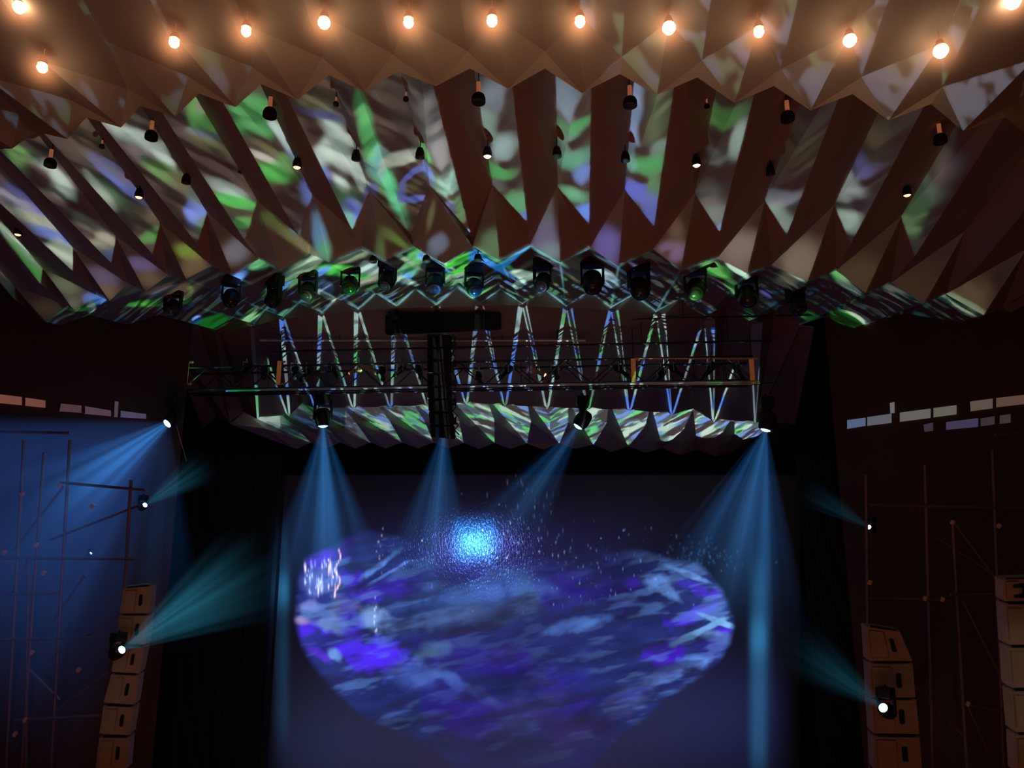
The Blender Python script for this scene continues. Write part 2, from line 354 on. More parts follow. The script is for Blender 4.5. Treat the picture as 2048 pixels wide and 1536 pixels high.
SA = [ # x, y, rx, ry, angle, colour, softness
 (672,285,60,26,72,WH,.5),(715,345,50,12,62,WH,.5),(738,270,95,14,76,GR,.7),(782,370,70,14,68,(72,165,112),.6),(752,320,26,22,70,TE,.8),
 (640,228,46,9,14,BD,.6),(628,203,34,16,0,OL,.8),(625,268,24,26,0,KK,.6),(592,295,16,34,10,(66,58,128),.7),(632,370,26,34,30,(80,108,190),.7),(690,405,26,40,-30,(78,118,78),.7),
 (705,425,20,26,-30,BL,.7),(680,365,20,10,50,WH,.8),(740,385,12,28,20,BD,.6),(662,300,22,44,60,WH,.7),(700,440,10,24,-30,TE,.6),
 (500,228,40,52,65,GR,.5),(565,272,46,9,52,WB,.6),(540,298,44,10,30,OL,.8),(520,312,42,7,24,(146,146,132),.6),(545,345,46,18,8,(62,148,60),.6),(530,262,20,10,40,GR,.8),(570,325,20,14,30,(80,120,66),.8),
 (410,235,46,34,60,(84,140,66),.5),(405,212,14,14,0,(120,118,100),.7),(410,268,36,8,14,(88,92,104),.6),(420,296,44,14,28,OL,.9),(430,330,44,24,35,KK,.9),(455,380,44,13,26,WH,.6),(470,402,48,12,14,(64,158,66),.6),(478,425,32,7,8,(66,62,44),.7),(480,448,30,12,-10,(70,130,58),.7),(482,470,12,10,0,GY,.8),
 (268,275,66,17,25,WH,.5),(325,312,36,14,50,WH,.5),(290,312,40,12,28,(92,78,84),.8),(330,346,46,17,32,(84,122,64),.6),(372,372,46,16,35,OL,.9),(395,420,22,30,35,(90,112,195),.5),(410,450,18,20,0,(84,108,86),.8),(398,400,30,10,30,(84,94,90),.8),
 (170,280,44,22,42,(86,70,52),.9),(215,330,40,14,38,(78,70,78),.9),(255,370,76,16,40,(78,88,158),.5),(238,400,60,11,44,(84,112,80),.6),(205,385,50,9,50,(126,140,122),.6),(290,432,44,20,35,(86,74,58),.9),(308,468,26,12,-30,(80,128,60),.7),(240,350,70,10,35,(80,74,96),.8),
 (45,318,36,20,38,(88,126,64),.6),(112,362,56,20,44,WH,.5),(80,350,40,16,42,KK,.8),(152,405,46,24,40,KK,.9),(180,450,46,10,35,(100,92,80),.7),(212,478,22,10,25,(130,128,108),.6),(195,492,22,9,30,(126,124,104),.7),(222,512,16,12,0,(92,98,138),.6),(130,375,30,12,50,(140,155,140),.6),
 (55,405,56,14,38,(80,76,142),.6),(70,438,66,12,24,(132,136,116),.6),(112,474,52,11,24,(82,90,152),.6),(128,508,36,20,38,(152,168,144),.5),(30,400,40,12,30,(110,105,120),.7),
 (8,470,30,10,30,GR,.7),(38,500,50,22,36,(150,166,146),.5),(48,530,50,12,36,(86,156,66),.6),
 (850,215,26,58,-14,(98,92,90),.8),(852,290,9,28,-20,(82,144,82),.6),(878,290,14,50,-18,(108,108,106),.8),(862,335,18,18,0,(84,80,60),.8),(858,338,8,26,-20,(86,112,184),.6),(892,362,26,28,0,(120,162,146),.6),(906,385,12,11,0,KK,.6),(915,415,14,26,-14,(84,120,78),.7),(900,408,8,12,0,(120,130,180),.7),
 (795,318,42,13,-16,(160,168,150),.5),(818,352,28,5,-42,BL,.5),(835,340,14,5,-10,BL,.5),(805,385,10,20,10,(88,98,165),.6),(828,398,30,7,-6,BL,.5),(826,372,20,10,-30,OL,.8),(945,440,5,26,20,(76,160,62),.6),(938,468,3,14,0,(80,130,220),.6),(900,425,12,20,0,(84,84,120),.8),
 (985,175,24,34,0,(104,114,122),.8),(973,235,24,26,0,(118,150,135),.8),(1008,238,15,14,0,KK,.7),(1000,282,30,24,0,(126,150,148),.8),(975,280,10,14,0,KK,.8),(990,338,34,18,0,(70,156,84),.6),(1010,318,12,10,0,KK,.7),(1022,375,14,18,-20,KK,.6),(995,368,18,16,0,(84,84,78),.8),(1035,405,26,24,30,(88,156,108),.7),(1048,432,6,10,0,(80,110,190),.7),
 (1130,185,26,36,0,(122,138,154),.8),(1163,203,12,18,25,KK,.7),(1150,238,32,15,0,(74,146,86),.7),(1135,262,22,18,0,(110,142,122),.8),(1152,268,14,11,0,KK,.7),(1150,308,34,18,0,(84,150,120),.8),(1166,340,16,20,0,(92,118,182),.7),(1134,355,13,16,0,KK,.6),(1150,385,26,16,20,(88,156,118),.7),(1168,425,16,20,30,(76,120,205),.6),
 (1272,210,16,80,3,(112,130,165),.7),(1292,240,13,22,10,KK,.7),(1320,225,20,50,5,(84,92,64),.9),(1288,288,16,11,0,KK,.7),(1300,318,36,22,0,(66,142,80),.6),(1262,318,14,16,0,(90,160,140),.7),(1320,290,14,16,0,(100,120,108),.8),(1272,378,28,26,15,(80,88,185),.5),(1308,372,12,26,0,(82,122,80),.6),(1300,415,16,34,0,(80,88,160),.7),(1282,350,16,10,0,KK,.8),
 (1450,222,44,22,-16,(78,128,64),.6),(1445,252,24,16,-20,KK,.7),(1478,275,14,42,10,(130,150,140),.6),(1440,300,20,18,0,(96,94,90),.8),(1455,340,26,22,0,(74,52,46),.9),(1425,395,26,36,0,(104,98,92),.9),(1432,430,18,24,20,(122,128,118),.8),(1442,455,8,14,0,(130,150,190),.7),
 (1620,300,34,50,20,(82,68,48),1.),(1600,350,30,26,20,(76,54,46),1.),(1562,388,40,18,0,(108,106,116),.8),(1556,432,30,30,0,(140,158,144),.6),
 (1765,255,24,40,25,(92,78,56),1.),(1730,320,34,20,0,(84,76,122),.8),(1700,372,36,28,0,(132,140,138),.7),(1725,400,22,18,0,(80,66,70),.8),(1695,438,30,26,20,(142,160,146),.5),
 (1915,320,50,32,-20,(98,80,70),1.),(1862,372,34,26,0,(92,104,84),.8),(1840,410,34,22,-30,(92,112,70),.7),(1815,452,26,22,0,(96,116,74),.7),(1930,300,30,24,0,(104,80,78),.9),
]
SB = [(985,490,26,26,0,(88,112,80),.8),(960,505,16,10,20,(92,128,96),.8),(1095,430,12,50,0,(84,86,86),.9),(1090,480,26,40,0,(98,92,118),.8),(1105,500,18,16,0,(112,128,134),.8),(1215,490,26,36,0,(92,84,140),.8),(1345,500,26,20,0,(112,90,116),.8),(1352,460,16,26,0,(92,72,58),.9),(1330,510,16,8,-40,(84,58,54),.8),
 (1480,500,40,40,0,(118,102,96),.9),(1600,520,44,40,0,(112,98,84),.9),(1720,550,50,40,0,(80,62,46),.9),(1830,570,46,40,0,(76,52,40),.9),(1940,600,40,40,0,(92,74,54),.9),(1925,605,50,8,28,(118,130,104),.6),
 (640,480,13,50,-8,(88,120,150),.7),(648,505,14,22,0,(86,150,112),.8),(590,480,50,10,38,(96,98,60),.8),(620,500,40,8,40,(110,104,80),.8),(540,440,20,12,40,(80,88,52),.9),(575,430,8,22,-30,(84,112,190),.6),(590,455,8,12,-30,(90,140,160),.6),
 (780,470,22,10,40,(84,90,50),.9),(760,500,10,26,0,(82,96,56),.8),(800,485,24,6,35,(88,110,52),.7),(875,490,22,16,-50,(98,102,120),.7),(862,430,6,30,12,(92,90,60),.8),(690,420,24,6,40,(100,90,120),.8),
 (470,505,26,22,0,(100,98,104),.9),(488,545,34,7,-30,(88,112,190),.5),(375,505,26,16,25,(112,132,56),.6),(385,540,30,24,0,(104,84,62),.9),(285,530,30,14,20,(98,82,116),.8),(300,560,30,16,0,(100,80,64),.9),(205,555,34,16,30,(96,82,104),.8),(215,585,26,16,0,(104,84,66),.9),(130,570,30,18,20,(104,104,84),.9),(150,605,26,16,0,(98,90,76),.9),(185,600,18,14,0,(96,120,180),.6),(110,625,26,20,0,(118,96,74),.9),(40,640,34,30,0,(106,94,76),.9),(126,625,20,7,-42,(148,160,140),.5),(66,645,16,7,-42,(140,150,130),.5)]
SC = [(690,542,50,13,8,(76,178,74),.4),(700,515,40,7,-18,(104,124,100),.7),(600,540,34,14,-30,(118,150,128),.6),(630,520,20,10,-20,(150,185,160),.5),(590,560,40,9,-30,(96,140,100),.6),(640,545,22,6,-28,(90,135,215),.5),(740,532,26,12,-10,(150,180,180),.5),(735,560,30,8,-25,(130,140,120),.7),(800,545,38,6,-50,(110,170,130),.5),(818,548,24,7,-55,(84,140,225),.4),
 (828,515,14,30,15,(80,150,84),.6),(808,560,30,6,20,(140,180,170),.6),(780,500,60,5,30,(120,150,130),.5),(846,512,14,7,0,(100,170,170),.5),(875,530,46,5,32,(84,130,210),.4),(880,520,50,4,33,(120,170,150),.4),(650,575,20,12,20,(100,115,160),.6),(652,590,30,6,30,(150,170,165),.5),(720,580,20,5,-30,(82,92,60),.7),
 (915,522,36,7,-28,(78,190,64),.5),(925,537,40,7,-28,(78,190,64),.5),(955,512,16,14,0,(66,140,232),.4),(985,530,50,6,30,(70,140,232),.4),(990,518,44,5,28,(82,150,110),.5),(1020,520,42,5,-36,(66,135,232),.4),(1028,512,40,3,-30,(80,160,200),.4),(1048,548,26,9,12,(168,205,188),.4),(1040,565,16,8,-40,(150,190,180),.4),(1095,512,36,4,28,(84,150,140),.5),(1105,530,30,6,30,(90,84,110),.6),
 (905,555,50,4,-25,(120,150,130),.5),(930,560,34,5,-15,(110,170,110),.5),(900,500,60,4,-22,(130,150,130),.5),(960,585,26,4,-30,(84,160,90),.6),
 (1212,556,28,13,28,(152,186,198),.35),(1160,562,30,3,30,(110,110,80),.6),(1315,568,14,4,25,(160,165,150),.5),(1285,538,30,4,28,(110,110,150),.5),(1225,530,40,3,30,(92,110,140),.5),
 (1432,540,30,12,24,(80,150,74),.5),(1475,540,26,7,34,(150,190,172),.4),(1468,575,20,10,30,(88,140,80),.6),(1590,548,24,7,38,(128,168,145),.5),(1575,560,20,16,30,(86,84,70),.8),(1500,632,20,9,50,(84,150,84),.5),(1532,590,12,6,20,(96,84,150),.6),(1680,555,22,10,35,(86,150,86),.6),(1700,575,30,7,35,(130,150,135),.5),
 (1610,628,30,9,20,(74,130,62),.6),(1692,640,34,12,25,(72,134,58),.6),(1720,640,30,3,30,(140,160,145),.5),(1850,640,30,10,30,(96,104,104),.6),(1800,590,30,10,30,(90,92,84),.7),(1885,595,30,6,28,(110,132,112),.6),(1930,618,26,5,28,(118,136,112),.6),(1355,610,30,8,30,(96,100,100),.6),(1425,625,20,6,30,(100,120,140),.6),
 (320,604,60,8,-4,(86,176,62),.4),(374,590,10,20,32,(84,176,62),.4),(322,585,30,6,-22,(92,100,135),.5),(196,600,18,9,0,(88,122,200),.4),(182,614,10,12,0,(150,180,170),.4),(160,618,20,5,0,(84,150,60),.5),(395,640,10,8,0,(92,130,210),.4),(385,650,10,5,0,(90,120,200),.4),(430,645,34,14,-10,(78,170,60),.4),(348,655,18,8,-20,(90,160,84),.5),
 (265,666,30,8,-28,(146,176,160),.4),(180,670,32,5,-10,(130,152,142),.4),(460,585,12,7,20,(165,190,180),.3),(500,625,22,4,-40,(140,170,120),.5),(495,638,30,8,-20,(110,160,110),.6),(470,560,30,9,-35,(88,130,200),.5),(515,530,20,10,-10,(92,160,110),.6),(580,625,26,8,-20,(86,165,92),.5),(560,580,30,5,-40,(86,140,215),.4),(548,572,26,5,-30,(130,160,70),.5),(350,590,60,20,-10,(72,58,44),.9)]
def paint(px, py, strokes, base, wb=.55):
    c = np.empty(px.shape+(3,)); c[:] = s2l(base)
    for (x, y, rx, ry, a, col, sf) in strokes:
        m = (np.abs(px-x) < (max(rx, ry)*1.7)) & (np.abs(py-y) < (max(rx, ry)*1.7))
        if not m.any(): continue
        t = math.radians(a); dx = px[m]-x; dy = py[m]-y
        u = (dx*math.cos(t)+dy*math.sin(t))/rx; v = (-dx*math.sin(t)+dy*math.cos(t))/ry
        wob = (fbm(px[m]/26., py[m]/26., 5, 3)-.5)*wb
        d = np.sqrt(u*u+v*v)+wob
        k = 1-sst(1-.75*sf, 1+.75*sf, d)
        c[m] = c[m]*(1-k[:, None])+s2l(col)*k[:, None]
    return c
def streaks(px, py, ang, sx, sy, seed, pal, th):
    t = np.radians(ang); u = (px*np.cos(t)+py*np.sin(t))/sx; v = (-px*np.sin(t)+py*np.cos(t))/sy
    c = np.empty(px.shape+(3,)); c[:] = s2l(pal[0])
    for k, col in enumerate(pal[1:]):
        n = fbm(u+31*k, v+17*k, seed+10*k, 3); m = sst(th, th+.10, n)[..., None]
        c = c*(1-m)+s2l(col)*m
    return c
AMB = s2l((46, 24, 17))
def colour(tier, px, py):
    if tier == 'A':
        ctr = ((px > 575) & (px < 860))
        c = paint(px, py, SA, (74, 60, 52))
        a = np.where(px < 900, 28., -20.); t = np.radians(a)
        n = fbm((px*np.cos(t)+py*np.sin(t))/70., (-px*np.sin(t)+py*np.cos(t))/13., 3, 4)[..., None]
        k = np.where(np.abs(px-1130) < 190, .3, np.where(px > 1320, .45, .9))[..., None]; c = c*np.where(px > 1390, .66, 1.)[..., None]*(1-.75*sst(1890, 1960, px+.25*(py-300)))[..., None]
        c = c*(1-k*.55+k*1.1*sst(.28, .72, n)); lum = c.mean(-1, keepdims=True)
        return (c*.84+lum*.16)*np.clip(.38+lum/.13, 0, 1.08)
    if tier == 'B':
        c = paint(px, py, SB, (66, 44, 36)); n = fbm(px/22., py/22., 4, 3)[..., None]; lum = c.mean(-1, keepdims=True); return c*(.8+.4*n)*np.clip(.5+lum/.2, 0, 1)
    if tier == 'C':
        c = paint(px, py, SC, (44, 34, 28)); tt = np.radians(np.where(px < 1100, -24., 26.)); nn = fbm((px*np.cos(tt)+py*np.sin(tt))/50., (-px*np.sin(tt)+py*np.cos(tt))/8., 8, 3)[..., None]; c = c*(.45+1.1*sst(.3, .7, nn))
        # bars of light and shadow painted into the slide near the stage edge
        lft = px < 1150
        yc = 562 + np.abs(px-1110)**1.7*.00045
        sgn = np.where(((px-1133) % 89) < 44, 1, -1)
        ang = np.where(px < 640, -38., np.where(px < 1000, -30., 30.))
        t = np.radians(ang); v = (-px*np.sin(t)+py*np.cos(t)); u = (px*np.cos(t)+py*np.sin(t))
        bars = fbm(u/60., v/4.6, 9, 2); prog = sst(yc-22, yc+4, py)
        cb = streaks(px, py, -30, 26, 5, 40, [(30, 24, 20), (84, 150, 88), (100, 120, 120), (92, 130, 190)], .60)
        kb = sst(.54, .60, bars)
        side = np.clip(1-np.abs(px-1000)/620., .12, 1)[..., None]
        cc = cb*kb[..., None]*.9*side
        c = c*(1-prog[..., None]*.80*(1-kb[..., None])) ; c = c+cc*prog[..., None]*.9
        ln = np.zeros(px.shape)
        for i in range(-7, 7):          # edge shine of the folds drawn into the slide
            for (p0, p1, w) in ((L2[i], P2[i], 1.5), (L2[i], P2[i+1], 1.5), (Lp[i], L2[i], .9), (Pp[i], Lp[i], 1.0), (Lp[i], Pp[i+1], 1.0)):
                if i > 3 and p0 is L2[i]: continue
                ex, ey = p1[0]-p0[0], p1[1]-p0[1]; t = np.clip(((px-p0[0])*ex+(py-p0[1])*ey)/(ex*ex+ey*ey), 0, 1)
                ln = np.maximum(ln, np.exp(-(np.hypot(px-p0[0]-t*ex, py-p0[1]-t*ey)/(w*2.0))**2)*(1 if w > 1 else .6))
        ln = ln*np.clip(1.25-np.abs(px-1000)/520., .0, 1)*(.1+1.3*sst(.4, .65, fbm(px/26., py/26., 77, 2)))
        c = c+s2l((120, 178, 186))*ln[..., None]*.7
        return c
    if tier == 'D':
        c = streaks(px, py, 90, 30, 70, 60, [(104, 118, 124), (84, 176, 100), (78, 122, 218), (150, 182, 180)], .50)
        k = np.where(px > 1250, 1.15, .9)*sst(1300, 1250, px-sst(690, 640, py)*-0)**0
        k = k*np.where((px < 535) & (py < 770), .0, 1.)*np.where((px < 556) & (py < 690), 0., 1.)*np.where((px > 1372) & (py < 656), 0., 1.)*np.where((px > 1432) & (py < 735), 0., 1.)
        return c*k[..., None]
    if tier == 'E':
        ang = np.where(px < 1100, 24., -28.)
        c = streaks(px, py, ang, 34, 6.5, 80, [(74, 84, 92), (88, 184, 104), (96, 124, 190), (160, 184, 172), (60, 50, 48)], .55)
        k = np.where(px > 1180, 1.5, np.where(px > 900, 1.2, .95))*np.where((px > 560) & (px < 690), .25, 1.0)
        return c*k[..., None]
    if tier == 'Z':
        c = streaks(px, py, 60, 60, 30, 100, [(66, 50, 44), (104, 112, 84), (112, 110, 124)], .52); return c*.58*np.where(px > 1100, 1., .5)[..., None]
    return np.zeros(px.shape+(3,))

def slide(P, basis, tanmax, W, Hh, power, faces, colfn, alb=ALB, dmax=None):
    """picture slide: emission wanted in each direction, from the surfaces the beam reaches first"""
    bx, by, bn = basis
    img = np.zeros((Hh, W, 3)); zb = np.full((Hh, W), 1e9)
    tmx, tmy = tanmax
    for tier, pts, lit in faces:
        for k in range(1, len(pts)-1):
            tri = [pts[0], pts[k], pts[k+1]]
            q = np.array([[(v-P).dot(bx), (v-P).dot(by), (v-P).dot(bn)] for v in tri], dtype=float)
            if (q[:, 2] < .3).any(): continue
            uvp = np.stack([(q[:, 0]/q[:, 2]/tmx*.5+.5)*W, (q[:, 1]/q[:, 2]/tmy*.5+.5)*Hh], 1)
            x0, y0 = np.floor(uvp.min(0)).astype(int)-1; x1, y1 = np.ceil(uvp.max(0)).astype(int)+1
            x0 = max(x0, 0); y0 = max(y0, 0); x1 = min(x1, W-1); y1 = min(y1, Hh-1)
            if x1 <= x0 or y1 <= y0: continue
            X, Y = np.meshgrid(np.arange(x0, x1)+.5, np.arange(y0, y1)+.5)
            (ax, ay), (bx_, by_), (cx_, cy_) = uvp
            den = (by_-cy_)*(ax-cx_)+(cx_-bx_)*(ay-cy_)
            if abs(den) < 1e-6: continue
            l0 = ((by_-cy_)*(X-cx_)+(cx_-bx_)*(Y-cy_))/den
            l1 = ((cy_-ay)*(X-cx_)+(ax-cx_)*(Y-cy_))/den; l2 = 1-l0-l1
            e = -.004
            m = (l0 >= e) & (l1 >= e) & (l2 >= e)
            if not m.any(): continue
            iw = l0/q[0, 2]+l1/q[1, 2]+l2/q[2, 2]; z = 1/iw
            sub = zb[y0:y1, x0:x1]; m &= (z < sub-.02)
            if not m.any(): continue
            sub[m] = z[m]
            if not lit:
                img[y0:y1, x0:x1][m] = 0; continue
            pw = [np.array(v)/q[j, 2] for j, v in enumerate(tri)]
            pos = (l0[..., None]*pw[0]+l1[..., None]*pw[1]+l2[..., None]*pw[2])*z[..., None]
            pos = pos[m]
            rel = pos-np.array(CAM); zc = rel@np.array(fv)
            px = CX+F*(rel@np.array(rv))/zc; py = CY-F*(rel@np.array(uv_))/zc
            n = np.array((tri[1]-tri[0]).cross(tri[2]-tri[0]).normalized())
            L = np.array(P)-pos; r2 = (L**2).sum(1); cs = np.abs((L@n))/np.sqrt(r2)
            want = np.clip(colfn(tier, px, py)-AMB*(.5 if tier in ('D', 'E') else 1)*(tier != 'S'), 0, None)
            g = want*(4*math.pi**2*r2/(alb*(.53 if tier == 'C' else 1.)*power*np.clip(cs, .12, 1)))[:, None]
            img[y0:y1, x0:x1][m] = g
    return img
def blur1(im):
    k = np.pad(im, ((1, 1), (1, 1), (0, 0)), 'edge')
    return (k[1:-1, 1:-1]*2+k[:-2, 1:-1]+k[2:, 1:-1]+k[1:-1, :-2]+k[1:-1, 2:])/6
def slide_light(name, P, basis, tanmax, img, power, radius=.02):
    hh, ww, _ = img.shape
    mx = img.max(); 
    im = bpy.data.images.new(name+'_slide', ww, hh, float_buffer=True, is_data=True)
    buf = np.ones((hh, ww, 4), np.float32); buf[..., :3] = img
    im.pixels.foreach_set(buf.ravel()); im.update(); im.pack()
    ld = bpy.data.lights.new(name, 'SPOT'); ld.energy = power; ld.spot_size = math.radians(170); ld.spot_blend = 0
    ld.shadow_soft_size = radius; ld.use_nodes = True
    o = bpy.data.objects.new(name, ld); COL.objects.link(o)
    bx, by, bn = basis          # light looks down its local -Z; local x = bx, local y = by
    o.matrix_world = Matrix.Translation(P) @ Matrix((bx, by, -bn)).transposed().to_4x4()
    nt = ld.node_tree; nt.nodes.clear()
    out = nt.nodes.new('ShaderNodeOutputLight'); em = nt.nodes.new('ShaderNodeEmission')
    tc = nt.nodes.new('ShaderNodeTexCoord'); sp = nt.nodes.new('ShaderNodeSeparateXYZ'); nt.links.new(tc.outputs['Normal'], sp.inputs[0])
    ab = nt.nodes.new('ShaderNodeMath'); ab.operation = 'ABSOLUTE'; nt.links.new(sp.outputs[2], ab.inputs[0])
    def ch(idx, tm):
        dv = nt.nodes.new('ShaderNodeMath'); dv.operation = 'DIVIDE'; nt.links.new(sp.outputs[idx], dv.inputs[0]); nt.links.new(ab.outputs[0], dv.inputs[1])
        ma = nt.nodes.new('ShaderNodeMath'); ma.operation = 'MULTIPLY_ADD'; nt.links.new(dv.outputs[0], ma.inputs[0]); ma.inputs[1].default_value = .5/tm; ma.inputs[2].default_value = .5
        return ma
    cb = nt.nodes.new('ShaderNodeCombineXYZ'); nt.links.new(ch(0, tanmax[0]).outputs[0], cb.inputs[0]); nt.links.new(ch(1, tanmax[1]).outputs[0], cb.inputs[1])
    ti = nt.nodes.new('ShaderNodeTexImage'); ti.image = im; ti.extension = 'CLIP'; ti.interpolation = 'Linear'
    nt.links.new(cb.outputs[0], ti.inputs['Vector']); nt.links.new(ti.outputs['Color'], em.inputs['Color']); em.inputs['Strength'].default_value = 1
    nt.links.new(em.outputs[0], out.inputs[0])
    return o
# projector 1: low in front of the stage, throwing pictures up over both canopies
PP = CAM + rv*(-3.2) + Vector((0, 21.5, -8.5))
basis1 = (Vector((1, 0, 0)), Vector((0, -1, 0)), Vector((0, 0, 1)))
basis1 = (Vector((1, 0, 0)), Vector((0, -1, 0)), Vector((0, 0, 1)))
tm1 = (1.7, 1.15)
PW1 = 6000.0
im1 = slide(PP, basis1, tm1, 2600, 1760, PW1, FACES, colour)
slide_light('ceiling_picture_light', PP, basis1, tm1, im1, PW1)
#PART3
# ================================================================== SCREEN, DRAPES
YS = 38.0
_Q = pY(950, 1086, YS); _n = (Vector((-1.5, -.75, 0))+CAM-_Q); _n.z = 0; _n.normalize()   # the sheet hangs turned a little towards the stalls
def onscr(px, py):
    d = ray(px, py); return CAM+d*((_Q-CAM).dot(_n)/d.dot(_n))
def rect_on_Y(x0, y0, x1, y1, Y): return [onscr(x0, y1), onscr(x1, y1), onscr(x1, y0), onscr(x0, y0)]
m = bpy.data.materials.new('crinkled_dark_gauze'); m.use_nodes = True; nt = m.node_tree; b = nt.nodes['Principled BSDF']
b.inputs['Base Color'].default_value = (.10, .10, .105, 1); b.inputs['Roughness'].default_value = .12; b.inputs['Specular IOR Level'].default_value = .075
tc = nt.nodes.new('ShaderNodeTexCoord'); mp = nt.nodes.new('ShaderNodeMapping'); mp.inputs['Scale'].default_value = (5.5, 1, 2.2)
nt.links.new(tc.outputs['Object'], mp.inputs[0])
n1 = nt.nodes.new('ShaderNodeTexNoise'); n1.inputs['Scale'].default_value = 2.6; n1.inputs['Detail'].default_value = 2.5; n1.inputs['Roughness'].default_value = .5
n1.inputs['Distortion'].default_value = .6
nt.links.new(mp.outputs[0], n1.inputs['Vector'])
bp = nt.nodes.new('ShaderNodeBump'); bp.inputs['Strength'].default_value = .11; bp.inputs['Distance'].default_value = .05
nt.links.new(n1.outputs['Fac'], bp.inputs['Height']); nt.links.new(bp.outputs['Normal'], b.inputs['Normal'])
M['gauze'] = m
SCR = rect_on_Y(505, 948, 1600, 1640, YS)
scr = thing('projection_screen', 'dark crinkled gauze screen hanging upstage with a blue heart shaped projection', 'screen', (0, YS, SCR[0].z))
def rel(root, p): return Vector(p)-Vector(root.location)
bm = NB(); quad(bm, [rel(scr, p) for p in SCR]); link('gauze_sheet', bm, M['gauze'], scr)
bm = NB(); tube(bm, rel(scr, SCR[3]), rel(scr, SCR[2]), .06); link('top_batten', bm, M['blackmetal'], scr)
def drape(x0, x1, Y, label):
    a = pY(x0, 905, Y); c = pY(x1, 1640, Y); r = thing('black_drape', label, 'curtain', (a.x, Y, c.z))
    bm = NB(); n = 60; top = []; bot = []
    for k in range(n+1):
        x = a.x+(c.x-a.x)*k/n; y = Y+.14*math.sin(k*1.9)+.05*math.sin(k*5.1)
        top.append(bm.verts.new(rel(r, (x, y, a.z)))); bot.append(bm.verts.new(rel(r, (x, y, c.z))))
    for k in range(n): bm.faces.new((bot[k], bot[k+1], top[k+1], top[k]))
    link('pleated_cloth', bm, M['drape'], r, True)
    bm = NB(); tube(bm, rel(r, (min(a.x, c.x), Y, a.z+.03)), rel(r, (max(a.x, c.x), Y, a.z+.03)), .05); link('curtain_rail', bm, M['blackmetal'], r)
drape(300, 520, YS-2.6, 'black masking drape at the left edge of the screen, beside the blue lit scaffold')
drape(1590, 1800, YS-2.6, 'black masking drape at the right edge of the screen, beside the dark scaffold')

# ---- picture thrown on the gauze: blue heart of streaked light
def smooth_poly(px, py, poly, soft):
    P = np.array(poly, float); inside = np.zeros(px.shape, bool); dm = np.full(px.shape, 1e9)
    n = len(P)
    for k in range(n):
        x0, y0 = P[k]; x1, y1 = P[(k+1) % n]
        c = ((y0 > py) != (y1 > py)) & (px < (x1-x0)*(py-y0)/((y1-y0) if abs(y1-y0) > 1e-9 else 1e-9)+x0); inside ^= c
        ex, ey = x1-x0, y1-y0; t = np.clip(((px-x0)*ex+(py-y0)*ey)/(ex*ex+ey*ey), 0, 1)
        dm = np.minimum(dm, np.hypot(px-x0-t*ex, py-y0-t*ey))
    sd = np.where(inside, dm, -dm); return sst(-soft, soft, sd)
HEART = [(598,1160),(612,1118),(650,1100),(690,1080),(740,1062),(800,1078),(880,1100),(960,1110),(1030,1118),(1110,1110),(1200,1095),(1290,1105),(1345,1122),(1395,1128),(1432,1165),(1452,1200),
 (1466,1242),(1458,1285),(1440,1318),(1400,1350),(1350,1385),(1300,1425),(1240,1470),(1190,1520),(1150,1580),(960,1580),(900,1520),(830,1478),(760,1450),(712,1420),(668,1378),(630,1335),(605,1290),(592,1240)]
SH = [(745,1318,70,34,8,(64,6,236),.5),(725,1300,50,16,0,(62,8,240),.6),(650,1118,34,18,-20,(66,14,200),.6),(700,1160,24,20,0,(62,14,215),.6),(735,1185,30,22,0,(58,30,190),.7),(655,1255,22,16,0,(60,22,220),.6),(615,1262,18,14,0,(62,16,215),.6),
 (645,1310,30,12,30,(74,40,200),.6),(700,1085,40,14,-35,(46,18,130),.8),(1330,1305,48,24,-8,(62,12,205),.5),(1385,1230,40,15,-22,(62,10,215),.5),(1395,1178,34,12,25,(60,30,190),.6),(1432,1192,18,18,0,(62,14,205),.6),(1445,1270,20,14,0,(60,14,200),.6),(1265,1165,20,16,0,(56,30,180),.7),
 (1400,1262,66,6,-27,(110,170,235),.6),(1430,1240,34,5,20,(110,170,225),.6),(1440,1275,30,10,15,(90,130,200),.7),(1310,1165,26,16,10,(90,140,220),.7),(1380,1150,44,6,22,(96,150,225),.6),(1345,1190,26,10,30,(84,130,200),.7),(1395,1320,26,14,0,(84,130,225),.7),(1335,1350,36,12,-20,(76,110,190),.8),
 (760,1130,44,7,-38,(78,130,215),.6),(770,1150,50,4,-30,(84,120,225),.6),(640,1165,34,24,0,(100,130,215),.8),(620,1215,26,12,0,(120,140,220),.8),(600,1240,16,8,0,(140,120,180),.8),(675,1250,36,20,20,(96,130,190),.8),(745,1235,26,20,40,(110,150,205),.7),(668,1310,22,10,35,(96,150,215),.7),(690,1215,40,14,0,(66,70,110),.8),
 (960,1190,110,34,-10,(56,98,185),1.),(1035,1160,60,18,20,(58,110,205),.9),(1060,1180,40,30,0,(64,110,185),1.),(1180,1245,40,10,-20,(70,120,205),.8),(950,1230,110,20,-8,(60,90,150),1.),(1200,1180,60,30,10,(38,30,130),.9),(1030,1290,110,24,6,(28,42,120),.9),(870,1300,36,14,-10,(70,110,140),.8),(830,1350,50,24,0,(52,80,170),.9),
 (1000,1340,90,18,10,(24,34,120),.9),(1110,1350,80,30,-20,(38,52,140),.9),(940,1380,100,10,28,(66,104,190),.9),(1060,1430,120,44,0,(52,48,128),1.),(1250,1400,70,20,-32,(56,74,138),.9),(1170,1460,70,30,-20,(54,40,110),1.),(930,1450,60,36,25,(44,34,118),1.),(1140,1250,50,10,-20,(66,110,190),.9),(1040,1220,70,14,-12,(44,64,120),.9),(890,1150,90,22,-8,(38,44,140),1.),
 (1215,1110,26,10,35,(54,90,190),.8),(800,1170,36,22,-10,(50,24,170),.9),(1130,1145,80,20,10,(44,50,150),1.),(705,1290,20,60,0,(60,20,220),.9)]
